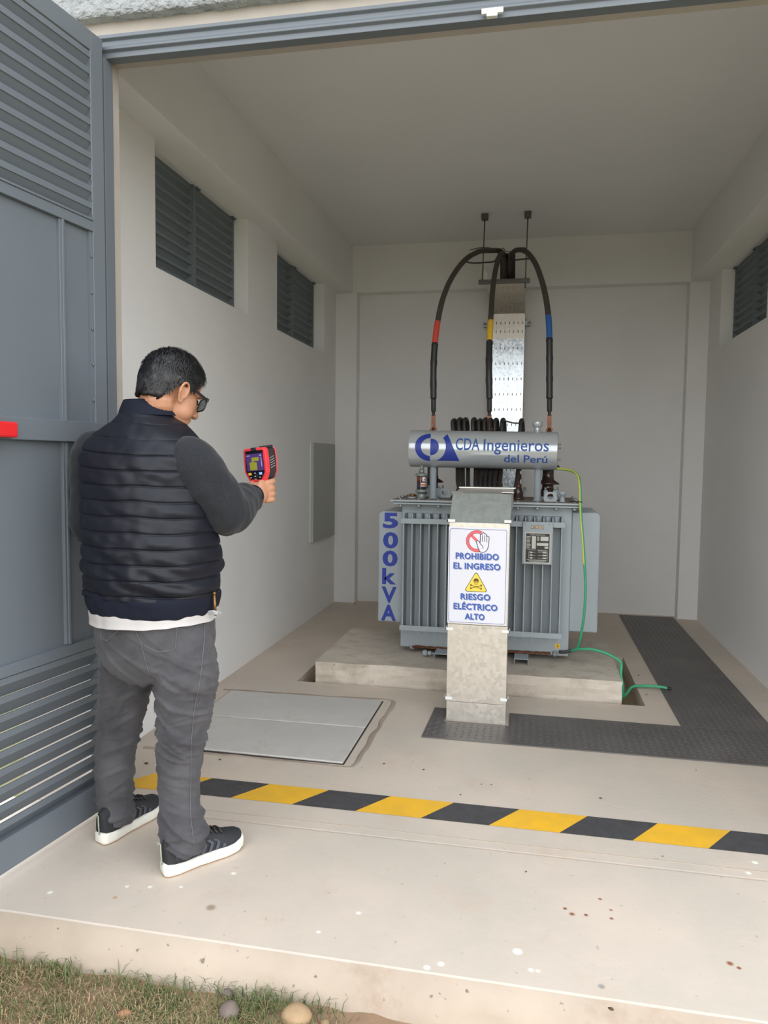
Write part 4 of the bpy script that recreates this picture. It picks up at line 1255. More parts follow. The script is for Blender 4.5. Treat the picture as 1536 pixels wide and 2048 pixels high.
# low voltage cables: up from the channel, over behind the conservator and down to the terminals
loops = [(908, 928, 840), (920, 936, 838), (931, 945, 838), (948, 958, 838), (960, 966, 840), (971, 974, 838), (981, 982, 839), (992, 990, 839), (1006, 998, 839), (1043, 1026, 840)]
lvl = ['leftmost', 'second', 'third', 'fourth', 'fifth', 'sixth', 'seventh', 'eighth', 'ninth', 'rightmost']
for i, (pt_, pb, yt) in enumerate(loops):
    top = at(pt_, yt, 4.88); bot = at(pb, 972, 4.45)
    P = [Vector((max(-.38, min(-.13, bot.x)), 4.20, 1.13)), Vector((max(-.385, min(-.125, bot.x)), 4.36, 1.14)), Vector((bot.x * .6 + top.x * .4, 4.56, 1.18)), Vector((bot.x * .3 + top.x * .7, 4.80, 1.33)), top + Vector((-.006, -.025, -.04)),
         top + Vector((0, .01, .0)), top + Vector((.008, .055, -.02)), top + Vector((.012, .08, -.12)), Vector((top.x + .01, 5.00, 1.33)), Vector((min(LVX, key=lambda v: abs(v - top.x)), 4.95, 1.275))]
    mb = MB(); mb.tube(crom(P, 7), .0125, 10)
    tag(mb.build('low_voltage_cable', M_cable), 'black cable looped up behind the grey oil drum, %s from the left' % lvl[i] if lvl[i] not in ('leftmost', 'rightmost') else 'black cable looped up behind the grey oil drum, %s of the row' % lvl[i], 'cable', 'black low voltage cables looping behind the drum')
wire([(1002, 840, 4.84), (1010, 842, 4.82), (1028, 846, 4.82), (1042, 846, 4.82)], .005, 'thin_cable', M_cable, 'thin dark cable tied level between two cable loops above the drum')

# earth wires
def two_tone(pts, name, lab, mode3=None):
    P = crom([Vector(p) for p in pts], 10)
    mb = MB(); mb.tube(P, .0072, 10); mb.mi = 1
    rng = P[:int(len(P) * .62)]
    mb.tube([p + Vector((-.0035, -.0028, .002)) for p in rng], .0052, 8)
    return tag(mb.build(name, [M_green, M_ywire]), lab, 'wire')
w1 = [at(1085, 938, 4.72), at(1113, 938, 4.68), at(1140, 941, 4.62), at(1155, 950, 4.55), at(1160, 970, 4.50), at(1161, 1000, 4.475), at(1162, 1030, 4.47), at(1166, 1080, 4.46), at(1169, 1130, 4.455), at(1171, 1180, 4.455), at(1168, 1230, 4.46), at(1161, 1275, 4.49), at(1153, 1297, 4.53), at(1140, 1303, 4.57)]
two_tone(w1, 'earth_wire', 'green and yellow earth wire hanging down the right front of the transformer')
mb = MB(); mb.tube(crom([at(1118, 1304, 4.565), at(1130, 1304, 4.56), at(1143, 1301, 4.56)], 5), .010, 10); tag(mb.build('wire_sleeve', M_sleeve), 'black sleeve joining the earth wires to the earth bolt', 'sleeve')
mb = MB(); mb.tube(crom([at(1139, 1003, 4.50), at(1150, 1003, 4.485), at(1163, 1004, 4.462)], 4), .0035, 8); tag(mb.build('cable_tie', M_ink), 'black tie holding the earth wire to the lid corner', 'cable tie')
mb = MB(); g = [at(1143, 1301, 4.55), at(1160, 1298, 4.50), at(1185, 1299, 4.47), at(1208, 1305, 4.45), at(1227, 1314, 4.43), at(1242, 1326, 4.41), Vector((.522, 4.38, .115)), Vector((.532, 4.36, .06)), Vector((.535, 4.37, -.01)), Vector((.54, 4.42, -.03)), Vector((.575, 4.47, -.01)), at(1258, 1375, 4.50) + Vector((.02, 0, .005)), at(1290, 1375, 4.52) + Vector((0, 0, .010)), at(1320, 1377, 4.51) + Vector((0, 0, .010)), at(1335, 1380, 4.50) + Vector((0, 0, .010))]
P = crom(g, 8); mb.tube(P, .0085, 10); tag(mb.build('earth_wire', M_green), 'green earth wire trailing over the plinth edge onto the floor', 'wire')
mb = MB(); mb.tube([P[-1], P[-1] + Vector((.02, -.006, 0))], .0092, 10); tag(mb.build('wire_end_cap', M_ink), 'black taped end of the green wire on the steel plate', 'tape')

# electrical cover on the left wall
mb = MB(); mb.box((XL, 5.87, .64), (XL + .010, 6.55, 1.468)); pe = empty('wall_panel_cover', (XL, 6.2, .64), 0, 'grey flat metal panel cover fixed low on the left wall', 'panel')
bmesh.ops.translate(mb.bm, verts=mb.bm.verts, vec=-Vector(pe.location)); mb.build('back_frame', mat('pale_panel_frame', srgb(196, 200, 198), .5), pe, bevel=.002)
mb = MB(); mb.box((XL + .010, 5.872, .642), (XL + .032, 6.548, 1.466)); bmesh.ops.translate(mb.bm, verts=mb.bm.verts, vec=-Vector(pe.location)); mb.build('door_sheet', mat('grey_panel_paint', srgb(158, 160, 154), .5), pe, bevel=.003)

# ------------------------------------------------------------------ ground outside, grass, stones
b = MB()
b.faces([(-40, -40, -.1), (40, -40, -.1), (40, 60, -.1), (-40, 60, -.1)], [(0, 1, 2, 3)])
gnd = tag(b.build('ground', mat('pale_earth_and_turf', srgb(150, 134, 108), .95, var=.3, vscale=1.2, vcol=srgb(104, 108, 66), bump=.6, bscale=30, bdist=.02)), 'earth and turf ground outside the room', 'ground', kind='structure')
# cut the ground from beneath the room is not needed: the floor slab stands above it
b = MB()
nx, ny = 110, 26
V = []
for i in range(nx + 1):
    for j in range(ny + 1):
        x = -2.4 + 4.0 * i / nx; y = .9 + .91 * j / ny
        V.append((x, y, -.094 + .010 * noise.noise(Vector((x * 7, y * 7, 0))) + .006 * noise.noise(Vector((x * 25, y * 25, 2)))))
b.faces(V, [(i * (ny + 1) + j, (i + 1) * (ny + 1) + j, (i + 1) * (ny + 1) + j + 1, i * (ny + 1) + j + 1) for i in range(nx) for j in range(ny)])
tag(b.build('soil', M_soil, smooth=True), 'loose brown soil along the foot of the pavement', 'soil', kind='stuff')
gm = [mat('fresh_grass', srgb(98, 114, 64), .7), mat('mid_grass', srgb(126, 122, 82), .75), mat('dry_grass', srgb(166, 144, 108), .8), mat('dark_grass', srgb(78, 92, 54), .7)]
b = MB()
rg = random.Random(3)
def blade(x, y, z, L, w, mi, lean):
    a = rg.random() * 2 * PI; d = Vector((math.cos(a), math.sin(a), 0)); s = Vector((-d.y, d.x, 0)) * w
    p0 = Vector((x, y, z)); p1 = p0 + d * L * lean * .35 + Vector((0, 0, L * .55)); p2 = p0 + d * L * lean + Vector((0, 0, L * (1 - lean * .5)))
    b.mi = mi
    b.faces([p0 - s, p0 + s, p1 + s * .8, p1 - s * .8, p2], [(0, 1, 2, 3), (3, 2, 4)])
for k in range(42000):
    x = -2.2 + 1.78 * rg.random(); y = 1.30 + .50 * rg.random()
    lim = -.42 - (0.0)
    dens = .25 + 1.5 * noise.noise(Vector((x * 6, y * 6, 4)))
    edge = 1.76 - max(0, (x + 1.1)) * .10 + .03 * noise.noise(Vector((x * 9, 0, 0)))
    if y > edge or x > -.45 + (1.76 - y) * .3: continue
    if rg.random() > dens + .45: continue
    g = noise.noise(Vector((x * 4, y * 4, 9)))
    r = rg.random()
    mi = 2 if r < .34 - g * .5 else (1 if r < .62 else (0 if r < .86 else 3))
    L = rg.uniform(.012, .034) * (1.2 if x > -.9 else .95)
    blade(x, y, -.093, L, .0010, mi, rg.uniform(.3, 1.2) if mi != 2 else rg.uniform(.9, 1.9))
for k in range(620):   # taller tufts against the footing
    cx = rg.choice([-.78, -.70, -.62, -.56, -.50, -.90, -1.05, -.66, -1.25, -1.4])
    x = cx + rg.gauss(0, .05); y = 1.745 + rg.gauss(0, .022)
    blade(x, min(y, 1.79), -.093, rg.uniform(.02, .062), .0012, rg.choice([0, 0, 3, 3, 1]), rg.uniform(.4, 1.3))
tag(b.build('grass', gm), 'short patchy green and straw grass along the pavement edge', 'grass', kind='stuff')
def stone(px, py, r, sc, m_, lab, grp=None, zc=-.095):
    q = atz(px, py, zc + r * .3)
    mb = MB(); mb.ell((0, 0, 0), (r * sc[0], r * sc[1], r * sc[2]), seg=20, rings=12)
    for v in mb.bm.verts: v.co *= 1 + .16 * noise.noise(v.co * (1.2 / r) + Vector((px, 0, 0)))
    o = mb.build('stone', m_, loc=(q.x, q.y, zc + r * sc[2] * .55), smooth=True); return tag(o, lab, 'stone', grp)
stone(458, 2028, .030, (.9, .8, .9), mat('grey_stone', srgb(120, 106, 98), .8, var=.3, vscale=20), 'dark grey rounded stone in the grass by the pavement')
stone(592, 2035, .040, (1.0, .8, .7), mat('tan_stone', srgb(168, 140, 106), .8, var=.2, vscale=20), 'tan rounded stone at the foot of the pavement')
stone(455, 1992, .016, (1, .8, .9), bpy.data.materials['grey_stone'], 'small grey stone touching the footing above the dark stone')
stone(250, 2030, .018, (1, .8, .6), mat('reddish_stone', srgb(178, 124, 94), .8), 'small reddish stone lying in the grass')
stone(650, 2046, .012, (1, .8, .6), bpy.data.materials['tan_stone'], 'small tan pebble at the bottom of the footing')
# crumbs of dirt on the floor
cr_ = [(293, 1528, .012, .8, 'dark clod of dirt on the floor behind the gap between his legs'), (440, 1520, .010, .5, 'brown curled leaf crumb beside the near edge of the inspection cover'),
       (768, 1528, .008, .5, 'tiny brown crumb just right of the inspection cover corner'), (847, 1540, .007, .6, 'tiny tan crumb midway between the inspection cover and the striped line'),
       (963, 1569, .005, .5, 'left one of two tiny crumbs side by side above the striped line'), (983, 1570, .005, .5, 'right one of two tiny crumbs side by side above the striped line'),
       (921, 1590, .006, .5, 'tiny brown crumb just behind a black block of the striped line'), (1201, 1597, .008, .5, 'light brown crumb behind the striped line toward the right wall'),
       (1392, 1541, .005, .5, 'tiny dark crumb in front of the steel plate at the far right'), (1277, 1351, .010, .5, 'dark crumb between the plinth pit and the long steel plate'),
       (1293, 1390, .008, .5, 'brown crumb just in front of the end of the green wire'), (710, 1208, .014, .6, 'dark clod at the foot of the left back column'),
       (1325, 1713, .004, .5, 'tiny dark crumb on the pavement below the striped line at right'), (1052, 1744, .005, .5, 'tiny brown crumb alone in the middle of the pavement'),
       (1222, 2020, .010, .5, 'dark pebble sitting on the pavement edge at the bottom right')]
M_crumb = mat('dirt_crumb', srgb(92, 72, 54), .9)
c0m = None
for i, (px, py, r, h, cl) in enumerate(cr_):
    q = atz(px, py, .0)
    if c0m is None:
        mb = MB(); mb.ell((0, 0, .4), (1, .75, .5), seg=10, rings=6)
        for v in mb.bm.verts: v.co *= 1 + .35 * noise.noise(v.co * 1.7)
        o = mb.build('dirt_crumb', M_crumb, smooth=True); c0m = o
    else:
        o = c0m.copy(); COL.objects.link(o)
    o.scale = (r * .75, r * .75, r * h * .8); o.location = (q.x, q.y, .001); o.rotation_euler = (0, 0, i * 1.3)
    tag(o, cl, 'dirt crumb', 'crumbs of dirt on the floor')

# ------------------------------------------------------------------ the man
M_skin = mat('skin', srgb(186, 134, 104), .5, var=.06, vscale=14, bump=.1, bscale=120, bdist=.001)
M_skin.node_tree.nodes['Principled BSDF'].inputs['Subsurface Weight'].default_value = .08
M_skin.node_tree.nodes['Principled BSDF'].inputs['Subsurface Radius'].default_value = (.02, .008, .004)
M_hair = mat('black_hair', srgb(26, 25, 28), .42, spec=.5, var=.3, vscale=60)
M_vest = mat('navy_quilted_nylon', srgb(21, 23, 33), .48, spec=.32, var=.1, vscale=8, bump=.25, bscale=70, bdist=.002)
M_knit = mat('charcoal_knit', srgb(44, 46, 51), .9, sheen=.12, var=.3, vscale=160, bump=.3, bscale=420, bdist=.0015, spec=.2)
M_rib = mat('navy_rib_knit', srgb(25, 28, 41), .85, bump=.3, bscale=300, bdist=.001, spec=.2)
M_shirt = mat('white_cotton', srgb(186, 181, 179), .85, bump=.3, bscale=60, bdist=.003)
M_jean = mat('grey_denim', srgb(88, 87, 90), .85, var=.32, vscale=9, vcol=srgb(68, 67, 71), bump=.3, bscale=500, bdist=.001, spec=.2)
M_seam = mat('pale_stitching', srgb(108, 106, 106), .8)
M_shoe = mat('black_shoe_knit', srgb(38, 39, 43), .75, bump=.3, bscale=300, bdist=.001)
M_shoeg = mat('grey_shoe_bands', srgb(72, 76, 86), .7)
M_sole = mat('white_rubber_sole', srgb(226, 224, 214), .55, var=.05, vscale=20)
M_gum = mat('tan_outsole', srgb(190, 160, 130), .7)

def V3(*a): return Vector(a)
def frame_az(deg):
    a = math.radians(deg); return Vector((math.cos(a), -math.sin(a), 0)), Vector((math.sin(a), math.cos(a), 0))
BR_, BF_ = frame_az(8)

def loft(mb, secs, n=40, steps=6, cap=True, disp=None):
    """secs: (center, u, v, a, b, exponent); smooth interpolation between them"""
    C = crom([s[0] for s in secs], steps); Uu = crom([s[1] for s in secs], steps); Vv = crom([s[2] for s in secs], steps)
    A = cromf([s[3] for s in secs], steps); B_ = cromf([s[4] for s in secs], steps); E = cromf([s[5] for s in secs], steps)
    rings = []
    for i in range(len(C)):
        u = Uu[i].normalized(); v = Vv[i].normalized(); e = 2 / max(E[i], .5); ring = []
        for k in range(n):
            t = 2 * PI * k / n; c, s = math.cos(t), math.sin(t)
            p = C[i] + u * (A[i] * math.copysign(abs(c) ** e, c)) + v * (B_[i] * math.copysign(abs(s) ** e, s))
            if disp: p = p + disp(p, (p - C[i]).normalized(), i / (len(C) - 1), t)
            ring.append(mb.bm.verts.new(p))
        rings.append(ring)
    for P, Q in zip(rings, rings[1:]):
        for k in range(n):
            F = mb.bm.faces.new((P[k], P[(k + 1) % n], Q[(k + 1) % n], Q[k])); F.smooth = True; F.material_index = mb.mi
    if cap:
        for Rg in (rings[0], rings[-1]):
            cc = mb.bm.verts.new(sum((v.co for v in Rg), Vector()) / n)
            for k in range(n): F = mb.bm.faces.new((Rg[k], Rg[(k + 1) % n], cc)); F.smooth = True; F.material_index = mb.mi
    return rings

def limb(mb, pts, rad, n=24, steps=6):
    P = crom(pts, steps); Rr = cromf(rad, steps)
    mb.tube(P, [max(.002, r) for r in Rr], n)
    mb.ell(P[0], (Rr[0],) * 3, seg=16, rings=8); mb.ell(P[-1], (Rr[-1],) * 3, seg=16, rings=8)

def sec(cx, cy, Y, a, b_, e=2.2, u=None, v=None):
    return (at(cx, cy, Y), u or BR_, v or BF_, a * .968, b_ * .968, e)

# --- torso sections, hips to neck
YT = 2.205
torso = [sec(308, 1212, YT, .200, .165, 2.3), sec(309, 1180, YT, .213, .178, 2.3), sec(307, 1140, YT, .222, .185, 2.3), sec(304, 1090, YT, .222, .182, 2.3), sec(298, 1030, YT, .214, .172, 2.3),
         sec(291, 970, YT, .212, .160, 2.3), sec(288, 920, YT, .212, .148, 2.3), sec(290, 882, YT + .01, .192, .130, 2.2), sec(294, 856, YT + .02, .145, .110, 2.1), sec(298, 836, YT + .03, .098, .092, 2.0), sec(301, 818, YT + .04, .077, .080, 2.0)]

# joints
shR = at(380, 924, 2.165); elR = at(452, 1020, 2.275); wrR = at(506, 992, 2.465)
shL = at(190, 908, 2.235); elL = at(178, 1052, 2.235); wrL = at(262, 1060, 2.43)

# head frame
HO = at(344, 783, 2.26)
hu, hf = frame_az(32)
pitch = math.radians(-24)
HFw = (hf * math.cos(pitch) + Vector((0, 0, 1)) * math.sin(pitch)).normalized()
HUp = hu.cross(HFw).normalized()
HM = Matrix((hu, HFw, HUp)).transposed()
def H(x, y, z): return HO + HM @ Vector((x, y, z)) * .975

# thermal imager frame
DO = at(511, 928, 2.505)
du, df0 = frame_az(13)
dp = math.radians(6)
DF = (df0 * math.cos(dp) + Vector((0, 0, 1)) * math.sin(dp)).normalized()
DU = du.cross(DF).normalized()
roll = math.radians(5)
du2 = du * math.cos(roll) + DU * math.sin(roll); DU2 = -du * math.sin(roll) + DU * math.cos(roll)
DM = Matrix((du2, DF, DU2)).transposed()
def D(x, y, z): return DO + DM @ Vector((x, y, z))

# --- body: one continuous skin surface
b = MB()
loft(b, [(s[0], s[1], s[2], s[3] * .88, s[4] * .86, s[5]) for s in torso], 32, 3)
b.ell(at(311, 1270, YT), (.185, .150, .13))
legR = [(at(366, 1290, 2.165), .085), (at(372, 1370, 2.165), .074), (at(367, 1460, 2.175), .052), (at(360, 1550, 2.18), .044), (at(362, 1650, 2.175), .034), (at(367, 1715, 2.165), .024)]
legL = [(at(262, 1290, 2.25), .085), (at(253, 1370, 2.265), .070), (at(240, 1460, 2.29), .050), (at(230, 1550, 2.30), .042), (at(230, 1620, 2.31), .034), (at(231, 1660, 2.305), .024)]
for L in (legR, legL): limb(b, [p for p, r in L], [r for p, r in L], 18, 3)
fdR = frame_az(34); fdL = frame_az(12)
footR = Vector((legR[-1][0].x, legR[-1][0].y, 0)); footL = Vector((legL[-1][0].x, legL[-1][0].y, 0))
for fo, (fu, ff) in ((footR, fdR), (footL, fdL)):
    limb(b, [fo + Vector((0, 0, .06)) - ff * .03, fo + ff * .06 + Vector((0, 0, .05)), fo + ff * .16 + Vector((0, 0, .038))], [.022, .020, .015], 12, 3)
limb(b, [shR, (shR + elR) / 2, elR, (elR + wrR) / 2, wrR], [.055, .046, .040, .038, .027], 20, 4)
limb(b, [shL, (shL + elL) / 2, elL, (elL + wrL) / 2, wrL], [.055, .046, .040, .038, .027], 20, 4)
# neck and head
limb(b, [at(298, 855, YT + .03), at(309, 822, YT + .035), H(0, -.030, -.05)], [.068, .062, .061], 24, 4)
b.ell(H(0, -.012, .034), (.076, .100, .090), HM)
b.ell(H(0, -.052, -.020), (.064, .050, .055), HM)
b.ell(H(0, .034, -.030), (.065, .060, .078), HM)
b.ell(H(0, .046, -.078), (.050, .044, .036), HM)
b.ell(H(.040, .040, -.050), (.028, .036, .036), HM); b.ell(H(-.040, .040, -.050), (.028, .036, .036), HM)
b.ell(H(0, .066, -.098), (.022, .020, .017), HM)
limb(b, [H(0, .090, .006), H(0, .104, -.022), H(0, .110, -.036)], [.009, .011, .013], 12, 3)
b.ell(H(.011, .100, -.040), (.009, .010, .008), HM); b.ell(H(-.011, .100, -.040), (.009, .010, .008), HM)
b.ell(H(0, .088, -.062), (.024, .012, .006), HM); b.ell(H(0, .086, -.071), (.021, .012, .007), HM)
b.ell(H(.030, .084, .022), (.022, .012, .007), HM); b.ell(H(-.030, .084, .022), (.022, .012, .007), HM)
for s_ in (1, -1):
    # ear: plate, rim, lobe
    E0 = lambda x, y, z: H(s_ * (.072 + x), -.004 + y, -.012 + z)
    b.ell(E0(.006, .004, -.002), (.006, .014, .024), HM)
    rim = [E0(.008, .014, -.012), E0(.010, .016, .014), E0(.016, .006, .030), E0(.022, -.008, .031), E0(.025, -.018, .018), E0(.022, -.018, -.002), E0(.014, -.010, -.020), E0(.009, .000, -.032), E0(.006, .010, -.030)]
    P = crom(rim, 5); b.tube(P, .0046, 10)
    b.ell(E0(.008, .002, -.028), (.005, .009, .009), HM)
    b.ell(E0(.010, -.008, .006), (.004, .012, .018), HM)
# left hand resting in front of the belly (hidden from the photographer)
hl = at(300, 1062, 2.47)
b.ell(hl, (.042, .028, .022))
for k in range(4):
    dd = Vector((.02, .0, -.018 + .018 * k * .7)); limb(b, [hl + Vector((.02, .0, -.020 + .014 * k)), hl + Vector((.058, -.004, -.022 + .014 * k)), hl + Vector((.078, -.022, -.022 + .014 * k))], [.009, .0085, .007], 10, 3)
limb(b, [hl + Vector((.0, .0, .015)), hl + Vector((.03, -.004, .036)), hl + Vector((.052, -.012, .040))], [.011, .010, .008], 10, 3)
limb(b, [wrL, hl], [.026, .026], 12, 3)
# right hand around the grip: palm on the right side, fingers wrap the front, thumb on the left
GZ = -.066
palm = [D(.012, -.030, GZ - .050), D(.020, -.016, GZ - .038), D(.026, .000, GZ - .030)]
limb(b, [wrR, wrR.lerp(D(.014, -.02, GZ - .05), .6), D(.014, -.020, GZ - .048)], [.027, .027, .028], 20, 4)
b.ell(D(.020, -.008, GZ - .030), (.017, .032, .040), DM)
b.ell(D(.004, -.020, GZ - .022), (.022, .020, .026), DM)
b.ell(D(.026, .008, GZ - .034), (.014, .024, .038), DM)
FL = [(.000, 1.0, .0100), (-.021, 1.06, .0102), (-.042, 1.0, .0098), (-.061, .86, .0086)]
for k, (dz, L, r) in enumerate(FL):
    z = GZ - .006 + dz
    if k == 0:  # index finger reaches to the trigger, knuckle standing out
        limb(b, [D(.024, .006, z), D(.036, .030, z + .002), D(.030, .052, z + .004), D(.008, .060, z + .002), D(-.010, .052, z)], [r * 1.2, r * 1.15, r, r * .95, r * .85], 12, 4)
    else:
        limb(b, [D(.024, .002, z), D(.036, .024 * L, z), D(.026, .048 * L, z - .001), D(.002, .054 * L, z - .001), D(-.020, .040 * L, z)], [r * 1.2, r * 1.15, r, r * .95, r * .85], 12, 4)
limb(b, [D(-.002, -.022, GZ - .014), D(-.020, -.012, GZ - .006), D(-.030, .012, GZ - .006), D(-.026, .034, GZ - .010)], [.016, .014, .012, .0095], 12, 4)
person = b.build('person', M_skin)
remesh(person, .0034, 3, .5)
tag(person, 'man seen from behind in navy quilted jacket and grey jeans, aiming a red handheld imager', 'person')

# --- hair
b = MB()
seg, rg_ = 72, 48
def hairr(th, ph):
    d = Vector((math.sin(ph) * math.cos(th), math.sin(ph) * math.sin(th), math.cos(ph)))
    # outer shell over the cranium
    rr = 1 / math.sqrt((d.x / .089) ** 2 + (d.y / .116) ** 2 + (d.z / (.116 if d.z > 0 else .175)) ** 2)
    return d, rr
top = None
rows_ = []
for i in range(rg_ + 1):
    ph = PI * i / rg_
    row = []
    for k in range(seg):
        th = 2 * PI * k / seg
        d, rr = hairr(th, ph)
        p = d * rr
        # hairline: front limit rises, sides leave the ear free, nape reaches low at the back
        yy = p.y
        low = -.100 if yy < -.052 else (-.100 + (yy + .052) / .040 * .100 if yy < -.012 else (.002 if yy < .045 else .002 + (yy - .045) / .05 * .060))
        if .022 <= yy < .042: low = -.022   # sideburn
        keep = (p.z - low - .007 * noise.noise(Vector((p.x * 90, p.y * 90, 3)))) / .012
        keep = max(0, min(1, keep + .5))
        n_ = .0075 * noise.noise(Vector((p.x * 42, p.y * 30, p.z * 34))) + .0025 * noise.noise(Vector((p.x * 110, p.y * 90, p.z * 100)))
        inn = .80 if p.z > .02 else max(.60, .80 - (.02 - p.z) * 4)
        f = inn + (1 - inn + n_ / .1 * 1.0) * keep
        if p.z < 0: f -= .0
        q = p * f
        # nape tucks in against the neck
        if p.z < 0 and p.y < 0: q.y *= 1 - .03 * min(1, -p.z / .06); q.x *= 1 - .10 * min(1, -p.z / .06)
        row.append(H(q.x, q.y - .010, q.z + .026))
    rows_.append(row)
vs = [p for r in rows_ for p in r]
fs = [(i * seg + k, i * seg + (k + 1) % seg, (i + 1) * seg + (k + 1) % seg, (i + 1) * seg + k) for i in range(rg_) for k in range(seg)]
b.faces(vs, fs)
bmesh.ops.remove_doubles(b.bm, verts=b.bm.verts, dist=.0002)
for f in b.bm.faces: f.smooth = True
# short locks lying along the growth direction from the crown
rh = random.Random(5)
crown = Vector((-.01, -.045, .10))
for k in range(9000):
    th = rh.random() * 2 * PI; ph = math.acos(1 - 1.55 * rh.random())
    d, rr = hairr(th, ph); p = d * rr
    yy = p.y
    low = -.088 if yy < -.052 else (-.088 + (yy + .052) / .040 * .094 if yy < -.012 else (.006 if yy < .045 else .006 + (yy - .045) / .05 * .058))
    if .022 <= yy < .042: low = -.014
    if p.z < low: continue
    nrm = Vector((p.x / .089 ** 2, p.y / .116 ** 2, p.z / (.116 if p.z > 0 else .175) ** 2)).normalized()
    t = (p - crown); t = (t - nrm * t.dot(nrm)).normalized() + Vector((rh.gauss(0, .22), rh.gauss(0, .22), rh.gauss(0, .15)))
    t = (t - nrm * t.dot(nrm)).normalized(); s_ = nrm.cross(t) * rh.uniform(.0007, .0015)
    L = rh.uniform(.014, .026); base = p * .985
    if p.z < 0 and p.y < 0: base.y *= 1 - .03 * min(1, -p.z / .06); base.x *= 1 - .10 * min(1, -p.z / .06)
    lift = nrm * rh.uniform(.001, .0065) * (1.0 if p.z > .02 else .4)
    P = [base - s_, base + s_, base + t * L * .5 + lift * 1.2 + s_ * .7, base + t * L * .5 + lift * 1.2 - s_ * .7, base + t * L + lift * .7]
    b.faces([H(q.x, q.y - .010, q.z + .026) for q in P], [(0, 1, 2, 3), (3, 2, 4)])
b.build('hair', M_hair, person)

# --- glasses
M_frame = mat('black_glasses_frame', srgb(16, 16, 18), .45)
M_lens = bpy.data.materials.new('tinted_lens'); M_lens.use_nodes = True
_b = M_lens.node_tree.nodes['Principled BSDF']; _b.inputs['Base Color'].default_value = srgb(150, 165, 165); _b.inputs['Transmission Weight'].default_value = .75; _b.inputs['Roughness'].default_value = .08; _b.inputs['IOR'].default_value = 1.2
gy, gz = .108, .000
mb = MB()
def rrect(cx, w, h, r, n=5):
    P = []
    for sx_, sz, a0 in ((1, 1, 0), (-1, 1, 90), (-1, -1, 180), (1, -1, 270)):
        for i in range(n):
            a = math.radians(a0 + 90 * i / (n - 1)); P.append((cx + sx_ * (w / 2 - r) + r * math.cos(a), gz + sz * (h / 2 - r) + r * math.sin(a)))
    return P
for cx in (.036, -.036):
    P = rrect(cx, .058, .046, .012); P.append(P[0]); P.append(P[1])
    mb.tube([H(x, gy - abs(x) * .16, z) for x, z in P], .0026, 6, cap=False)
mb.tube([H(-.010, gy - .001, .006), H(0, gy + .001, .008), H(.010, gy - .001, .006)], .0024, 6)
for s_ in (1, -1):
    mb.box((-.0016, 0, -.0045), (.0016, 1, .0045), Matrix.Translation(H(s_ * .066, gy - .012, .014)) @ (Matrix((hu, (H(s_ * .084, -.008, .022) - H(s_ * .066, gy - .012, .014)), HUp)).transposed().to_4x4()))
    mb.box((-.005, -.003, -.006), (.004, .004, .006), Matrix.Translation(H(s_ * .066, gy - .012, .014)) @ HM.to_4x4())
    mb.tube([H(s_ * .084, -.008, .020), H(s_ * .083, -.030, .006), H(s_ * .080, -.040, -.010)], .0028, 6)
gl = mb.build('glasses', M_frame, person)
for cx in (.036, -.036):
    mb = MB(); P = rrect(cx, .056, .044, .012)
    P = [p for i, p in enumerate(P) if i == 0 or (Vector(p) - Vector(P[i - 1])).length > 1e-5]
    n = len(P); Vf = [H(x, gy - abs(x) * .16 + .0006, z) for x, z in P] + [H(x, gy - abs(x) * .16 - .0010, z) for x, z in P]
    mb.faces(Vf, [tuple(range(n)), tuple(reversed(range(n, 2 * n)))] + [(i, (i + 1) % n, n + (i + 1) % n, n + i) for i in range(n)])
    mb.build('lens', M_lens, gl)

# --- quilted vest body
SEAMS = []
def quilt(p, dr, t, th):
    # horizontal channels, sagging slightly towards the right side of the back
    lx = (p - torso[3][0]).dot(BR_)
    z = p.z + .055 * lx * max(0, (p.z - 1.05)) * 2.2 + .006 * noise.noise(Vector((lx * 9, p.z * 5, 1)))
    ph = (z - .860) / .0480
    fr = ph - math.floor(ph)
    puff = math.sin(PI * fr) ** .32
    am = .0050 if z > .86 else 0
    wr = .006 * noise.noise(Vector((lx * 11 + 3, p.z * 34 + lx * 12, p.y * 8))) + .004 * noise.noise(Vector((lx * 30, p.z * 26, 2)))
    lowf = 1 + 1.3 * max(0, min(1, (1.10 - p.z) / .15))
    dd = min(fr, 1 - fr)
    wr *= .8
    groove = -.0034 * math.exp(-(dd / .05) ** 2) if am and p.z < 1.375 else 0
    return dr * (groove + am * (puff - .5) + wr * lowf + .006 * lowf * .6 * noise.noise(Vector((lx * 7, p.z * 17 + lx * 10, 7))))
b = MB()
vt = [sec(308, 1183, YT, .221, .186, 2.3)] + [(s[0], s[1], s[2], s[3] + (.006 if i < 8 else .004), s[4] + .006, s[5]) for i, s in enumerate(torso) if i >= 2]
vt[-1] = sec(300, 822, YT + .035, .086, .088, 2.0)
loft(b, vt, 170, 42, cap=True, disp=quilt)
b.build('quilted_vest', M_vest, person)
# curved yoke seams on the upper back, pocket welt on the right side
def surf(azd, py, grow=.0):
    """point on the torso outside at azimuth (deg, 0 = his right, -90 = his back) and pixel row"""
    z = None
    S_ = [s for s in vt]
    zt = at(300, py, YT).z
    for s0, s1 in zip(S_, S_[1:]):
        if (s0[0].z - zt) * (s1[0].z - zt) <= 0:
            k = (zt - s0[0].z) / (s1[0].z - s0[0].z)
            c = s0[0].lerp(s1[0], k); a = s0[3] + (s1[3] - s0[3]) * k; bb = s0[4] + (s1[4] - s0[4]) * k; e = 2 / (s0[5] + (s1[5] - s0[5]) * k)
            t = math.radians(azd); cc, ss = math.cos(t), math.sin(t)
            return c + BR_ * ((a + grow) * math.copysign(abs(cc) ** e, cc)) + BF_ * ((bb + grow) * math.copysign(abs(ss) ** e, ss))
    return at(300, py, YT)
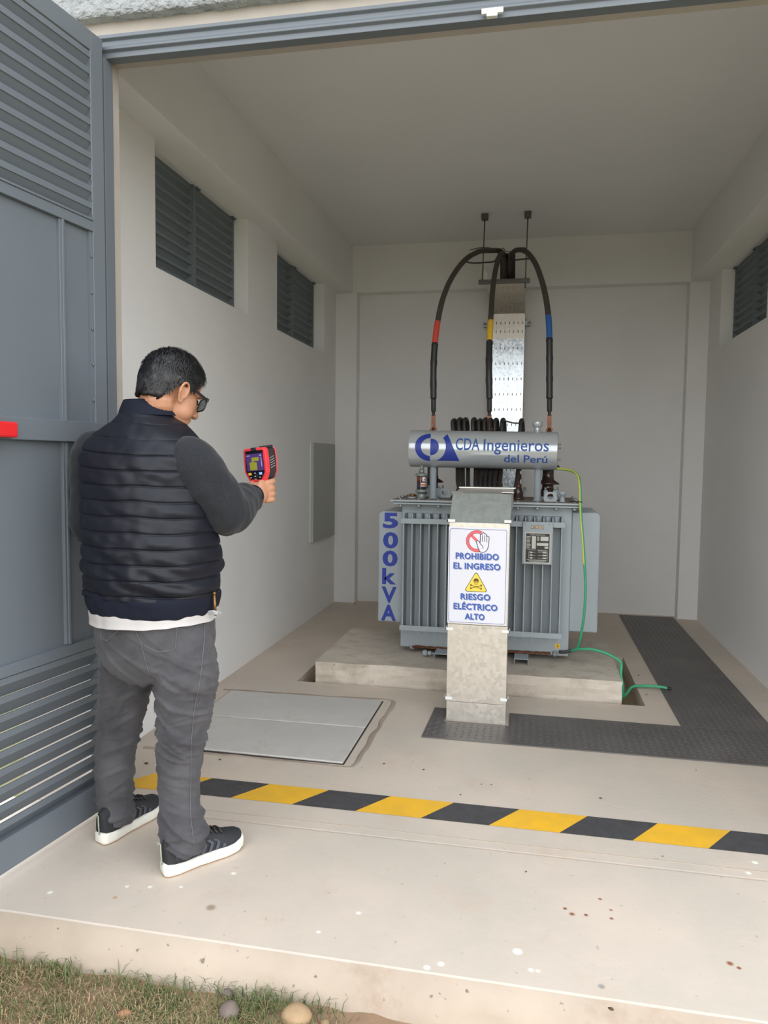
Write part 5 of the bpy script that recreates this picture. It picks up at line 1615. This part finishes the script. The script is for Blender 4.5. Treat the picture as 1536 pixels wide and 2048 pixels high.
# waistband
b = MB()
hemz = [sec(308, 1222, YT, .203, .168, 2.3), sec(308, 1216, YT, .211, .177, 2.3), sec(308, 1200, YT, .219, .184, 2.3), sec(308, 1184, YT, .222, .187, 2.3), sec(308, 1178, YT, .216, .181, 2.3)]
def rib(p, dr, t, th): return dr * (.0012 * math.sin(th * 150) + .004 * noise.noise(p * 13) + .003 * noise.noise(p * 30))
loft(b, hemz, 300, 6, disp=rib)
b.build('waistband', M_rib, person)
# collar: standing ring around the neck
b = MB()
cu_, cf_ = frame_az(8)
tl = Vector((0, 0, 1)); n = 120
cz = [(at(299, 832, YT + .03), .100, .094), (at(300, 820, YT + .035), .092, .090), (at(302, 804, YT + .042), .084, .086)]
rings = []
prof = [(0, 0), (0, 0), (1, 0), (2, 0), (2, -.005), (1, -.006)]
def cring(i, dr):
    c, a, bb = cz[i]
    R_l = []
    for k in range(n):
        t = 2 * PI * k / n
        p = c + cu_ * ((a + dr) * math.cos(t)) + cf_ * ((bb + dr) * math.sin(t))
        if i == 2: p.z += -.030 * max(0, math.sin(t)) + .004
        p += (p - c).normalized() * .001 * math.sin(t * 70)
        R_l.append(b.bm.verts.new(p))
    return R_l
RR = [cring(0, 0), cring(1, .002), cring(2, 0), cring(2, -.006), cring(1, -.006)]
for P, Q in zip(RR, RR[1:]):
    for k in range(n): F = b.bm.faces.new((P[k], P[(k + 1) % n], Q[(k + 1) % n], Q[k])); F.smooth = True
b.build('collar', M_rib, person)

# --- knit sleeves
def sleeve(sh, el, wr, rads, name, mids):
    mb = MB()
    P = [sh + mids[0], sh, sh.lerp(el, .45) + mids[1], el, el.lerp(wr, .5), wr.lerp(el, .10)]
    P = crom(P, 8); Rr = cromf(rads, 8)
    mb.tube(P, Rr, 40); mb.ell(P[0], (Rr[0],) * 3); mb.ell(el, (rads[3] * 1.0,) * 3)
    o = mb.build(name, M_knit, person)
    remesh(o, .007, 5, .6)
    ax = (wr - el).normalized()
    def f(p, n):
        dj = math.exp(-((p - el).length / .12) ** 2); dw = math.exp(-((p - wr).length / .07) ** 2); dsx = math.exp(-((p - sh).length / .12) ** 2)
        s_ = (p - el).dot(ax)
        return .005 * noise.noise(p * 9) + .009 * dj * noise.noise(Vector((s_ * 34, p.x * 9, p.z * 12))) + .006 * dw * math.sin(s_ * 260 + 3 * noise.noise(p * 15)) + .004 * noise.noise(p * 26)
    displace(o, f)
    return o
sleeve(shR, elR, wrR, [.058, .078, .081, .083, .065, .049], 'right_sleeve', [Vector((-.05, .02, .020)), Vector((.012, -.010, 0))])
sleeve(shL, elL, wrL, [.062, .072, .062, .058, .056, .046], 'left_sleeve', [Vector((.05, .0, .010)), Vector((-.010, .0, 0))])
ax = (wrR - elR).normalized()
b = MB(); P0 = wrR - ax * .040; P1 = wrR + ax * .012
b.tube(crom([P0, P0.lerp(P1, .3), P0.lerp(P1, .8), P1], 5), cromf([.046, .048, .041, .037], 5), 40)
b.build('cuff', M_rib, person)
# --- white shirt tail
b = MB()
def shr(p, dr, t, th): return dr * (.006 * noise.noise(p * 10) + .005 * noise.noise(Vector((p.x * 26, p.y * 26, p.z * 8)))) + Vector((0, 0, .010 * (1 - t) * math.cos(th) + .004 * noise.noise(p * 14)))
loft(b, [sec(309, 1238, YT - .005, .210, .183, 2.2), sec(309, 1230, YT, .210, .182, 2.2), sec(308, 1213, YT, .209, .176, 2.3), sec(308, 1200, YT, .20, .17, 2.3)], 120, 6, disp=shr)
b.build('white_shirt', M_shirt, person)

# --- jeans
b = MB()
loft(b, [sec(306, 1352, YT - .01, .120, .105, 2.0), sec(309, 1318, YT - .005, .178, .140, 2.2), sec(311, 1290, YT, .198, .160, 2.3), sec(311, 1255, YT, .202, .166, 2.3), sec(310, 1215, YT, .197, .162, 2.3)], 48, 6)
JR = [(at(362, 1285, 2.170), .100), (at(371, 1345, 2.170), .101), (at(369, 1400, 2.170), .091), (at(366, 1450, 2.175), .081), (at(361, 1500, 2.180), .074), (at(358, 1550, 2.183), .069), (at(359, 1600, 2.185), .066), (at(366, 1645, 2.175), .071), (at(370, 1672, 2.170), .070), (at(367, 1702, 2.165), .058)]
JL = [(at(262, 1285, 2.250), .096), (at(256, 1345, 2.258), .091), (at(247, 1400, 2.275), .081), (at(240, 1450, 2.29), .074), (at(233, 1500, 2.30), .069), (at(230, 1550, 2.305), .066), (at(230, 1600, 2.315), .063), (at(233, 1628, 2.31), .062), (at(233, 1648, 2.305), .056)]
for J in (JR, JL):
    P = crom([p for p, r in J], 7); Rr = cromf([r for p, r in J], 7); b.tube(P, Rr, 40)
    b.ell(P[0], (Rr[0],) * 3)
o = b.build('jeans', M_jean, person)
remesh(o, .0055, 4, .6)
kR = JR[3][0]; kL = JL[3][0]
def jw(p, n):
    right = (p - kR).length < (p - kL).length
    k = kR if right else kL; J = JR if right else JL
    z = p.z
    zk = k.z
    lx = (p - k).dot(BR_)
    A = .0030 + .0075 * math.exp(-((z - zk + .02) / .12) ** 2) + .0075 * math.exp(-((z - .11) / .08) ** 2) * (1.4 if right else 1) + .0050 * math.exp(-((z - .62) / .09) ** 2)
    w = .012 * noise.noise(Vector((lx * 8, p.y * 8, z * 6)))
    f1 = noise.noise(Vector((lx * 7 + (3 if right else 0), p.y * 6, (z + w) * 25 + lx * (15 if right else -13))))
    f2 = noise.noise(Vector((lx * 11, p.y * 10 + 4, (z - w) * 40 - lx * 16)))
    r1 = math.exp(-(f1 / .16) ** 2); r2 = math.exp(-(f2 / .17) ** 2)
    return A * (r1 * .95 + r2 * .35 - .45) + .0035 * noise.noise(Vector((lx * 4, p.y * 4, z * 7)))
for rep in range(1): displace(o, jw)
M_jean.node_tree.nodes['Principled BSDF'].inputs['Sheen Weight'].default_value = .1
jeans = o
from mathutils.bvhtree import BVHTree
bvh = BVHTree.FromPolygons([v.co[:] for v in o.data.vertices], [tuple(p.vertices) for p in o.data.polygons])
def onj(px, py, lift=.0015):
    """project a stitch point of the photo onto the denim surface"""
    d = (at(px, py, 2.3) - Vector((0, 0, CAM_H))).normalized()
    h = bvh.ray_cast(Vector((0, 0, CAM_H)), d)
    return (h[0] + h[1] * lift) if h[0] is not None else None
def stitch(pts, r, nm):
    D2 = crom([Vector((x, y, 0)) for x, y in pts], 8); P = [onj(p.x, p.y) for p in D2]; P = [p for p in P if p is not None]
    if len(P) > 2:
        mb = MB(); mb.tube(P, r, 5); mb.build(nm, M_seam, jeans)
stitch([(406, 1228), (408, 1270), (404, 1320), (398, 1370), (390, 1410), (385, 1450), (382, 1500), (381, 1560), (380, 1610), (383, 1650), (388, 1688)], .0011, 'side_seam')
stitch([(355, 1244), (352, 1275), (349, 1296), (333, 1302), (312, 1302), (288, 1290)], .0011, 'back_pocket')
stitch([(202, 1258), (203, 1275), (216, 1280), (228, 1268), (236, 1262)], .0011, 'back_pocket')
stitch([(270, 1252), (275, 1270), (284, 1290), (290, 1318), (298, 1345)], .0010, 'seat_seam')

# --- shoes
def shoe(fo, fu, ff, L, side):
    heel = fo - ff * .075
    def Sp(x, y, z): return heel + fu * x + ff * y + Vector((0, 0, z))
    def out(t):   # half width (in, out) along the length
        w = [(.0, .018), (.04, .030), (.15, .036), (.35, .036), (.55, .043), (.72, .050), (.86, .047), (.95, .034), (1.0, .012)]
        for (a, c), (d_, e) in zip(w, w[1:]):
            if t <= d_: k = (t - a) / (d_ - a); k = k * k * (3 - 2 * k); return c + (e - c) * k
        return .012
    root = bpy.data.objects.new('shoe', None)
    # sole
    mb = MB(); n = 40
    ring = []
    for i in range(n + 1): t = i / n; ring.append((out(t), t * L))
    for i in range(n - 1, 0, -1): t = i / n; ring.append((-out(t) * (.92), t * L))
    m_ = len(ring)
    levels = [(.001, -.003, 2), (.006, .001, 2), (.012, .002, 1), (.030, .003, 1), (.036, -.001, 1), (.037, -.010, 1)]
    RR = []
    for z, gr, mi in levels:
        r = []
        for x, y in ring:
            cy = L * .5; d = Vector((x, (y - cy) * .35)); d = d.normalized() if d.length else d
            toe = max(0, (y / L - .82)) * .035; hl_ = .006 * max(0, (.2 - y / L) / .2)
            r.append(mb.bm.verts.new(Sp(x + d.x * gr, y + d.y * gr, z + toe + (hl_ if z > .02 else 0))))
        RR.append(r)
    for li, (P, Q) in enumerate(zip(RR, RR[1:])):
        for k in range(m_):
            F = mb.bm.faces.new((P[k], P[(k + 1) % m_], Q[(k + 1) % m_], Q[k])); F.smooth = True; F.material_index = 1 if li < 1 else 0
    for r in (RR[0], RR[-1]): F = mb.bm.faces.new(r); bmesh.ops.triangulate(mb.bm, faces=[F])
    # upper
    ub = MB()
    secs_ = []
    hts = [(.02, .085, .95), (.10, .098, .95), (.22, .105, .92), (.36, .100, .86), (.48, .085, .84), (.60, .068, .86), (.72, .055, .92), (.84, .045, .92), (.93, .036, .9), (.985, .024, .8)]
    rings = []
    for t, h, wk in hts:
        w = out(t) * wk; ring_ = []
        toe = max(0, (t - .82)) * .035
        for k in range(25):
            a = PI * k / 24; c, s_ = math.cos(a), math.sin(a)
            e = .75 if t < .5 else .85
            x = w * math.copysign(abs(c) ** e, c); z = .026 + toe + (h) * s_ ** .75
            if t < .3 and s_ > .8: x *= .9
            ring_.append(Sp(x, t * L - (.006 * s_ if t < .06 else 0), z))
        rings.append(ring_)
    I = []
    for i in range(len(rings) - 1):
        for q in range(4):
            k = q / 4; I.append([rings[max(i - 1, 0)][j] * 0 + rings[i][j].lerp(rings[i + 1][j], k) for j in range(25)])
    I.append(rings[-1])
    Vv = [p for r in I for p in r]
    ub.faces(Vv, [(i * 25 + j, i * 25 + j + 1, (i + 1) * 25 + j + 1, (i + 1) * 25 + j) for i in range(len(I) - 1) for j in range(24)] + [tuple(range(25)), tuple(range(len(Vv) - 25, len(Vv)))])
    return mb, ub, Sp, out, I
for fo, (fu, ff), L, nm in ((footR, fdR, .295, 'right_shoe'), (footL, fdL, .295, 'left_shoe')):
    mb, ub, Sp, out, I = shoe(fo, fu, ff, L, nm)
    up = ub.build(nm, M_shoe, person, smooth=True)
    md = up.modifiers.new('s', 'SUBSURF'); md.levels = 1; md.render_levels = 1
    mb.build('sole', [M_sole, M_gum], up)
    # laces and tongue
    for k in range(5):
        t = .40 + k * .065; z = .026 + [.093, .084, .074, .066, .060][k] + .006
        lb = MB(); lb.tube([Sp(-.028, t * L, z - .010), Sp(-.010, t * L + .003, z), Sp(.010, t * L + .006, z), Sp(.028, t * L + .008, z - .010)], .0035, 6); lb.build('lace', M_ink, up)
    lb = MB(); lb.tube([Sp(0, .44 * L, .126), Sp(.02, .46 * L, .136), Sp(.034, .45 * L, .122), Sp(.018, .46 * L, .116), Sp(-.02, .46 * L, .134), Sp(-.034, .44 * L, .120)], .003, 6); lb.build('lace_bow', M_ink, up)
    lb = MB(); lb.tube([Sp(0, -.001, .036), Sp(0, -.004, .075), Sp(.001, -.006, .105), Sp(.001, -.016, .118), Sp(0, -.014, .104)], .0024, 6); lb.build('heel_pull', mat('pale_green_webbing', srgb(164, 172, 152), .8), up)
    # grey chevron bands on the outer side
    bv = None
    for k in range(4):
        t0 = .40 + k * .085
        cb_ = MB()
        for (ta, za, tb2, zb_) in ((t0, .040, t0 + .04, .064), (t0 + .04, .064, t0 - .01, .084 - k * .006)):
            for q in range(3):
                k0, k1 = q / 3, (q + 1) / 3
                def sp2(k_, w_):
                    t = ta + (tb2 - ta) * k_ + w_; z = za + (zb_ - za) * k_
                    # width at this height from the section
                    h = .105 if t < .3 else (.105 - (t - .3) * .16)
                    s_ = max(0, min(.98, ((z - .026) / h))) ** (1 / .75); c = math.sqrt(max(0, 1 - s_ * s_)) ** (.75 if t < .5 else .85)
                    return Sp(out(t) * .90 * c + .0032, t * L, z)
                cb_.faces([sp2(k0, 0), sp2(k1, 0), sp2(k1, .038), sp2(k0, .038)], [(0, 1, 2, 3)])
        cc = cb_.build('side_band', M_shoeg, up)
    lb = MB(); c_ = Sp(out(.12) * .93 + .002, .13 * L, .060)
    lb.tube([c_ + ff * (.007 * math.cos(a * PI / 8)) + Vector((0, 0, .008 * math.sin(a * PI / 8))) for a in range(17)], .0007, 5, cap=False)
    lb.tube([c_ + ff * .002 + Vector((0, 0, .004)), c_ + ff * -.002, c_ + ff * .002 + Vector((0, 0, -.004))], .0007, 5); lb.build('heel_badge', M_seam, up)

# --- pen and folded note in the right pocket
q = at(431, 1212, 2.175)
mb = MB(); mb.tube([q + Vector((0, 0, -.03)), q + Vector((-.004, 0, .035))], .0045, 10); mb.lathe([(.0052, .036), (.0052, .042), (.003, .045)], q + Vector((-.004, 0, 0)), 10)
tag(mb.build('pen', M_brass), 'brass coloured pen sticking up from the right trouser pocket', 'pen')
q = at(428, 1222, 2.165)
mb = MB(); mb.faces([q + Vector((-.018, -.004, .000)), q + Vector((.0, -.010, .004)), q + Vector((.026, .0, -.003)), q + Vector((.024, .004, -.009)), q + Vector((.0, -.006, -.010)), q + Vector((-.016, .0, -.010))], [(0, 1, 4, 5), (1, 2, 3, 4)])
o = mb.build('folded_paper', mat('printed_paper', srgb(196, 200, 204), .7, var=.6, vscale=90)); solid(o, .003); tag(o, 'crumpled bit of printed paper poking out of the right trouser pocket', 'paper')

# ------------------------------------------------------------------ handheld thermal imager
im = empty('thermal_imager', DO, 0, 'red and black handheld thermal imager with a lit screen, held in the right hand', 'thermal camera')
def ib(mb, name, m_, bevel=0, parent=None):
    bmesh.ops.transform(mb.bm, matrix=DM.to_4x4() @ Matrix.Scale(1.08, 4), verts=mb.bm.verts)
    return mb.build(name, m_, parent or im, bevel=bevel)
M_ired = mat('red_rubber', srgb(226, 58, 66), .45); M_iblk = mat('black_plastic', srgb(44, 43, 46), .5)
YXZ = Matrix(((1, 0, 0, 0), (0, 0, 1, 0), (0, 1, 0, 0), (0, 0, 0, 1)))   # local (x,z) profile, extruded along y
face = [(-.036, .052), (-.043, .046), (-.045, .010), (-.047, -.026), (-.032, -.056), (-.026, -.060), (.020, -.060), (.028, -.056), (.040, -.030), (.043, .010), (.043, .044), (.036, .052)]
mb = MB(); mb.prism(face, .000, .021, YXZ); ib(mb, 'front_bumper', M_ired, .003)
body_ = [(x * .93, z * .93) for x, z in face]
mb = MB(); mb.prism(body_, .022, .066, YXZ); ib(mb, 'body', M_iblk, .004)
mb = MB(); mb.prism([(x * .96 , z * .92 ) for x, z in face], .065, .071, YXZ); ib(mb, 'lens_bumper', M_ired, .003)
mb = MB(); mb.prism([(-.034, .044), (-.037, .010), (-.039, -.024), (-.026, -.050), (.016, -.052), (.032, -.028), (.033, .010), (.034, .044)], -.0008, .001, YXZ); ib(mb, 'display_glass', mat('glossy_black', srgb(26, 28, 34), .12))
mb = MB(); mb.box((-.010, -.002, .044), (.010, .004, .054)); ib(mb, 'top_notch', M_iblk, .001)
mb = MB(); mb.box((.010, .016, .0485), (.038, .058, .056)); ib(mb, 'top_hatch', M_iblk, .002)
def scr(nm, rc, col, y, e=.35):
    mb = MB()
    for (x0, z0, x1, z1) in rc: mb.box((x0, y - .0003, z0), (x1, y, z1))
    ib(mb, nm, mat(nm, col, .4, emit=e))
scr('screen_image', [(-.034, -.022, .031, .034)], srgb(62, 44, 92), -.0010)
scr('screen_hot_shape', [(-.012, .010, .016, .022), (-.022, -.020, .006, .006), (-.013, .004, -.008, .012), (-.006, .004, -.003, .012)], srgb(120, 118, 40), -.0014)
scr('screen_text', [(-.030, .027, -.018, .029), (.020, .026, .027, .029), (.024, -.010, .026, .022)], srgb(150, 150, 190), -.0014)
scr('yellow_key', [(-.032, -.036, -.020, -.028)], srgb(230, 170, 60), -.0012, .15)
scr('blue_key', [(.010, -.036, .022, -.028)], srgb(140, 180, 235), -.0012, .15)
mb = MB()
for x, z in ((-.006, -.040), (-.024, -.044), (.012, -.044), (-.006, -.030), (-.006, -.049)): mb.box((x - .003, -.0016, z - .0014), (x + .003, -.0010, z + .0014))
ib(mb, 'keypad_marks', M_silver)
mb = MB(); mb.tube([Vector((-.006 + .010 * math.cos(a * PI / 8), -.0012, -.040 + .008 * math.sin(a * PI / 8))) for a in range(17)], .0008, 5, cap=False); ib(mb, 'keypad_ring', M_iblk)
mb = MB()
for r_ in range(3):
    for k in range(5): mb.box((.0400, .028 + r_ * .009, -.018 + k * .008 + r_ * .002), (.0408, .034 + r_ * .009, -.0165 + k * .008 + r_ * .002))
ib(mb, 'side_print', M_silver)
mb = MB(); P = crom([Vector((0, .036, -.045)), Vector((0, .032, -.075)), Vector((0, .024, -.105)), Vector((0, .020, -.118))], 6)
mb.tube(P, [.017] * 10 + [.018] * (len(P) - 10), 20); ib(mb, 'grip', M_iblk)
